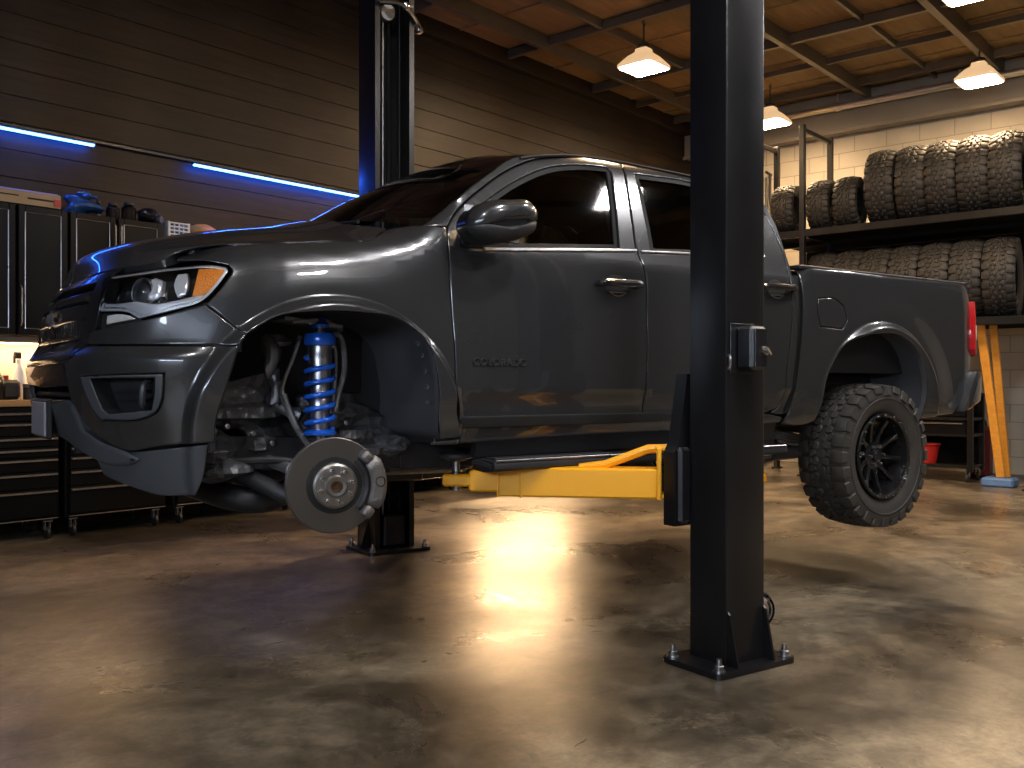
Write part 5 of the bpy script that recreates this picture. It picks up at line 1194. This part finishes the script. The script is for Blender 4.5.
t = thing('polish_tin', (2.88, 6.97, .98), 'low round tin at the end of the worktop by the truck bumper', 'tin'); M().lathe([(0, 0), (.065, 0), (.065, .09), (.06, .095), (0, .095)], n=24).build('tin_body', STEELD, t); M().lathe([(.067, .085), (.067, .11), (0, .11)], n=24).build('tin_lid', SATIN, t)
# ------------------------------------------------------------------ right side: tyre rack, cart, planks
t = thing('tyre_rack', (11.15, 3.56, 0), 'tall black steel rack full of tyres against the block wall', 'rack')
RV = (2.34, 4.74); RU = (-.40, .42)
for v in RV+(5.45,):
    for x in RU:
        m = M().box((x, v-3.56, 2.08), (.07, .06, 4.16), ch=.004); m.box((x, v-3.56, .01), (.12, .10, .02)); m.build('upright', RACKM, t)
    for z in (4.10, 2.86, 1.74, .30): M().box((.01, v-3.56, z), (.80, .04, .05)).build('side_tie', RACKM, t)
for z, nm in ((2.87, 'shelf'), (1.75, 'shelf')):
    for x in RU: M().box((x, 3.895-3.56, z), (.05, 3.10, .085), ch=.004).build('shelf_beam', RACKM, t)
    M().box((.48, 3.895-3.56, z+.020), (1.80, 3.08, .02)).build('shelf_deck', DECK, t)  # deck lengthened to the wall to keep the space below in shade
M().box((1.30, .335, 2.325), (.02, 3.08, 1.10)).build('shade_panel', DECK, t)  # added dark sheet standing in for the shade behind the lower tyres
big = tyre(.442, .305, .22, 26, 2, .028).mesh('stored_tyre', RUBBER, 40)
sml = tyre(.305, .255, .17, 24, 6, .022).mesh('stored_tyre', RUBBER, 40)
rn = random.Random(11)
TY = 'tyres stored on the steel rack'
def rack_tyre(v, zb, r, me, label, du=0.):
    o = bpy.data.objects.new('stored_tyre', me); COL.objects.link(o); o.location = (11.15+du, v, zb+r+.004); o.rotation_euler = (0, rn.uniform(0, 6), .10+rn.uniform(-.012, .012)); tag(o, label, 'tyre', TY)
nth = ('first', 'second', 'third', 'fourth', 'fifth', 'sixth', 'seventh', 'eighth')
for i, v in enumerate((4.93+.10, 4.59, 4.27)):
    rack_tyre(v, 2.90, .305, sml, ('small tyre left of the rack upright on the top shelf', 'smaller tyre just right of the rack upright on the top shelf', 'smaller tyre beside the first big tyre on the top shelf')[i], -.14)
for i in range(5): rack_tyre(3.90-.320*i-(.02 if i else 0), 2.90, .442, big, '%s big off road tyre from the left on the top rack shelf' % nth[i])
for i in range(7): rack_tyre(4.60-.322*i, 1.78, .442, big, '%s tyre from the left on the lower rack shelf, above the truck bed' % nth[i])
# tool cart
t = thing('tool_cart', (11.45, 3.52, 0), 'black open steel tool cart behind the rear wheel', 'cart')
for x in (-.22, .22):
    for y in (-.50, .50): M().box((x, y, .55), (.05, .06, .86), ch=.004).build('cart_leg', RACKM, t)
for z in (.17, .52, .70, .97): M().box((0, 0, z), (.48, 1.04, .035), ch=.004).build('cart_shelf', RACKM, t)
M().box((.23, 0, .57), (.012, .98, .80)).build('cart_dark_sheet', DECK, t)  # dark sheet added to cover the lit wall, for the cart's dark contents
for z in (.60, .80): 
    d = M().box((-.23, 0, z), (.02, .92, .14), ch=.004).build('cart_drawer', CABB, t); M().box((-.25, 0, z+.05), (.018, .86, .014)).build('drawer_handle', LINE, d).location = (0, 0, 0)
for x in (-.2, .2):
    for y in (-.47, .47):
        c = M().box((x-.0, y, .13), (.05, .05, .02)).box((x, y-.018, .09), (.045, .005, .07)).box((x, y+.018, .09), (.045, .005, .07)).build('caster', LINE, t)
        M().lathe([(0, -.014), (.040, -.014), (.048, -.01), (.048, .01), (.040, .014), (0, .014)], (x, y, .05), (0, 1, 0), 18).build('caster_wheel', DARKP, c).location = (0, 0, 0)
t = thing('red_tub', (11.36, 3.53, .188), 'red plastic tub on the lowest shelf of the tool cart', 'tub'); M().lathe([(0, 0), (.11, 0), (.15, .20), (.165, .21), (.165, .225), (.145, .225), (.105, .015), (0, .015)], n=28).build('tub_body', REDP, t)
t = thing('red_fuel_can', (11.97, 3.12, 0), 'dark red fuel can on the floor between the tool cart and the planks', 'fuel can'); M().box((0, 0, .30), (.20, .26, .60), ch=.04).build('can_body', pm('dark_red_can', (.12, .012, .012), .4), t); M().tube(crom([(0, -.08, .58), (0, -.05, .67), (0, .05, .67), (0, .08, .58)], 4), .014, 8).build('can_handle', DARKP, t)
# planks standing in a blue block
def plank(v0, v1, u0, u1, ztop, w, label):
    t = thing('wooden_plank', (u0, v0, .10), label, 'plank', 'planks leaning on the tyre rack'); M().beam((0, 0, 0), (u1-u0, v1-v0, ztop-.10), w, .035, ch=.005, up=(-1, 0, 0)).build('plank_board', WOODO, t)
plank(2.66, 2.83, 11.02, 10.90, 1.72, .085, 'orange pine plank leaning in front of the rack, left one of the pair')
plank(2.62, 2.73, 11.10, 11.0, 1.72, .075, 'orange pine plank leaning in front of the rack, right one of the pair')
t = thing('foam_block', (11.02, 2.67, 0), 'blue foam block on the floor under the leaning planks', 'block'); M().box((0, 0, .05), (.26, .32, .095), ch=.02).build('block_body', BLUEF, t)
# hose on the wall
t = thing('air_hose', (12.5, 5.95, 3.1), 'black air hose hanging on the block wall beside the lift post', 'hose')
M().tube(crom([(0.02, .05, .95), (-.02, .03, .6), (-.02, -.02, .2), (-.02, .06, -.3), (-.02, .10, -.1), (-.02, .08, .3), (0, .1, .9)], 6), .018, 8).build('hose_tube', DARKP, t); M().tube([(.10, .07, .95), (-.06, .07, .97)], .02, 8).build('hose_hook', STEELD, t)
# ------------------------------------------------------------------ hanging lamps
def make_lamp():
    t = thing('pendant_lamp', (0, 0, 0), '', 'lamp', 'square pendant lamps under the roof')
    a = .205; rows = []
    for w, z in ((a, -.05), (a+.012, -.045), (a+.012, -.02), (a*.92, .015), (a*.66, .075), (a*.42, .112), (a*.36, .125), (a*.34, .155), (a*.2, .16)):
        r = []
        for cx, cy, a0 in ((1, 1, 0), (-1, 1, 90), (-1, -1, 180), (1, -1, 270)):
            rr = w*.25
            for k in range(5): q = math.radians(a0+22.5*k); r.append((cx*(w-rr)+rr*math.cos(q), cy*(w-rr)+rr*math.sin(q), z))
        rows.append(r+r[:1])
    M().grid(rows).build('lamp_shade', SHADE, t, 40)
    m = M(); rr = []
    for w, z in ((a-.008, -.040), (a-.02, -.058), (a*.7, -.066)):
        r = []
        for cx, cy, a0 in ((1, 1, 0), (-1, 1, 90), (-1, -1, 180), (1, -1, 270)):
            q0 = w*.2
            for k in range(5): q = math.radians(a0+22.5*k); r.append((cx*(w-q0)+q0*math.cos(q), cy*(w-q0)+q0*math.sin(q), z))
        rr.append(r+r[:1])
    m.grid(rr); n = len(rr[0]); m.f.append(tuple(2*n+i for i in range(n-1)))
    m.build('lamp_lens', LAMPL, t, 60)
    h = M().lathe([(.06, .16), (.07, .175), (.06, .20), (.02, .22), (0, .22)], n=18).tube([(0, 0, .21), (0, 0, .42)], .010, 8).tube([(.0, 0, .40), (.03, 0, .43), (0, 0, .46), (-.03, 0, .43), (0, 0, .40)], .007, 6)
    h.build('lamp_hook', STEELD, t)
    return t
L0 = make_lamp(); used = False; cool = None
for u, v, lb in ((8.53, 5.52, 'square pendant lamp left of the near lift post, over the truck roof'), (11.32, 2.95, 'square pendant lamp at the right, above the tyre rack'), (11.40, 5.46, 'square pendant lamp half hidden behind the near lift post'),
                 (8.72, 2.36, 'square pendant lamp just above the top right picture edge'), (5.65, 2.95, 'square pendant lamp above the truck, out of the picture'),
                 (5.65, .4, 'added unseen pendant lamp above the floor right of the camera'), (8.5, .4, 'added unseen pendant lamp above the floor at the far right'), (2.8, .4, 'added unseen pendant lamp above the camera'), (2.8, -2.1, 'added unseen pendant lamp behind the camera'), (-.1, .4, 'added unseen pendant lamp in front of the truck nose, left of the camera')):
    if not used: o = L0; o.location = (u, v, 4.48); used = True
    else: o = dup(L0, (u, v, 4.48))
    o['label'] = lb
    if v < 1:                                                  # added, unseen camera-side lamps, cooler, to light the truck and near floor
        for c in o.children:
            if c.name.startswith('lamp_lens'):
                if cool is None: cool = c.data.copy(); cool.materials[0] = LAMP_FILL
                c.data = cool
del TR['_z']
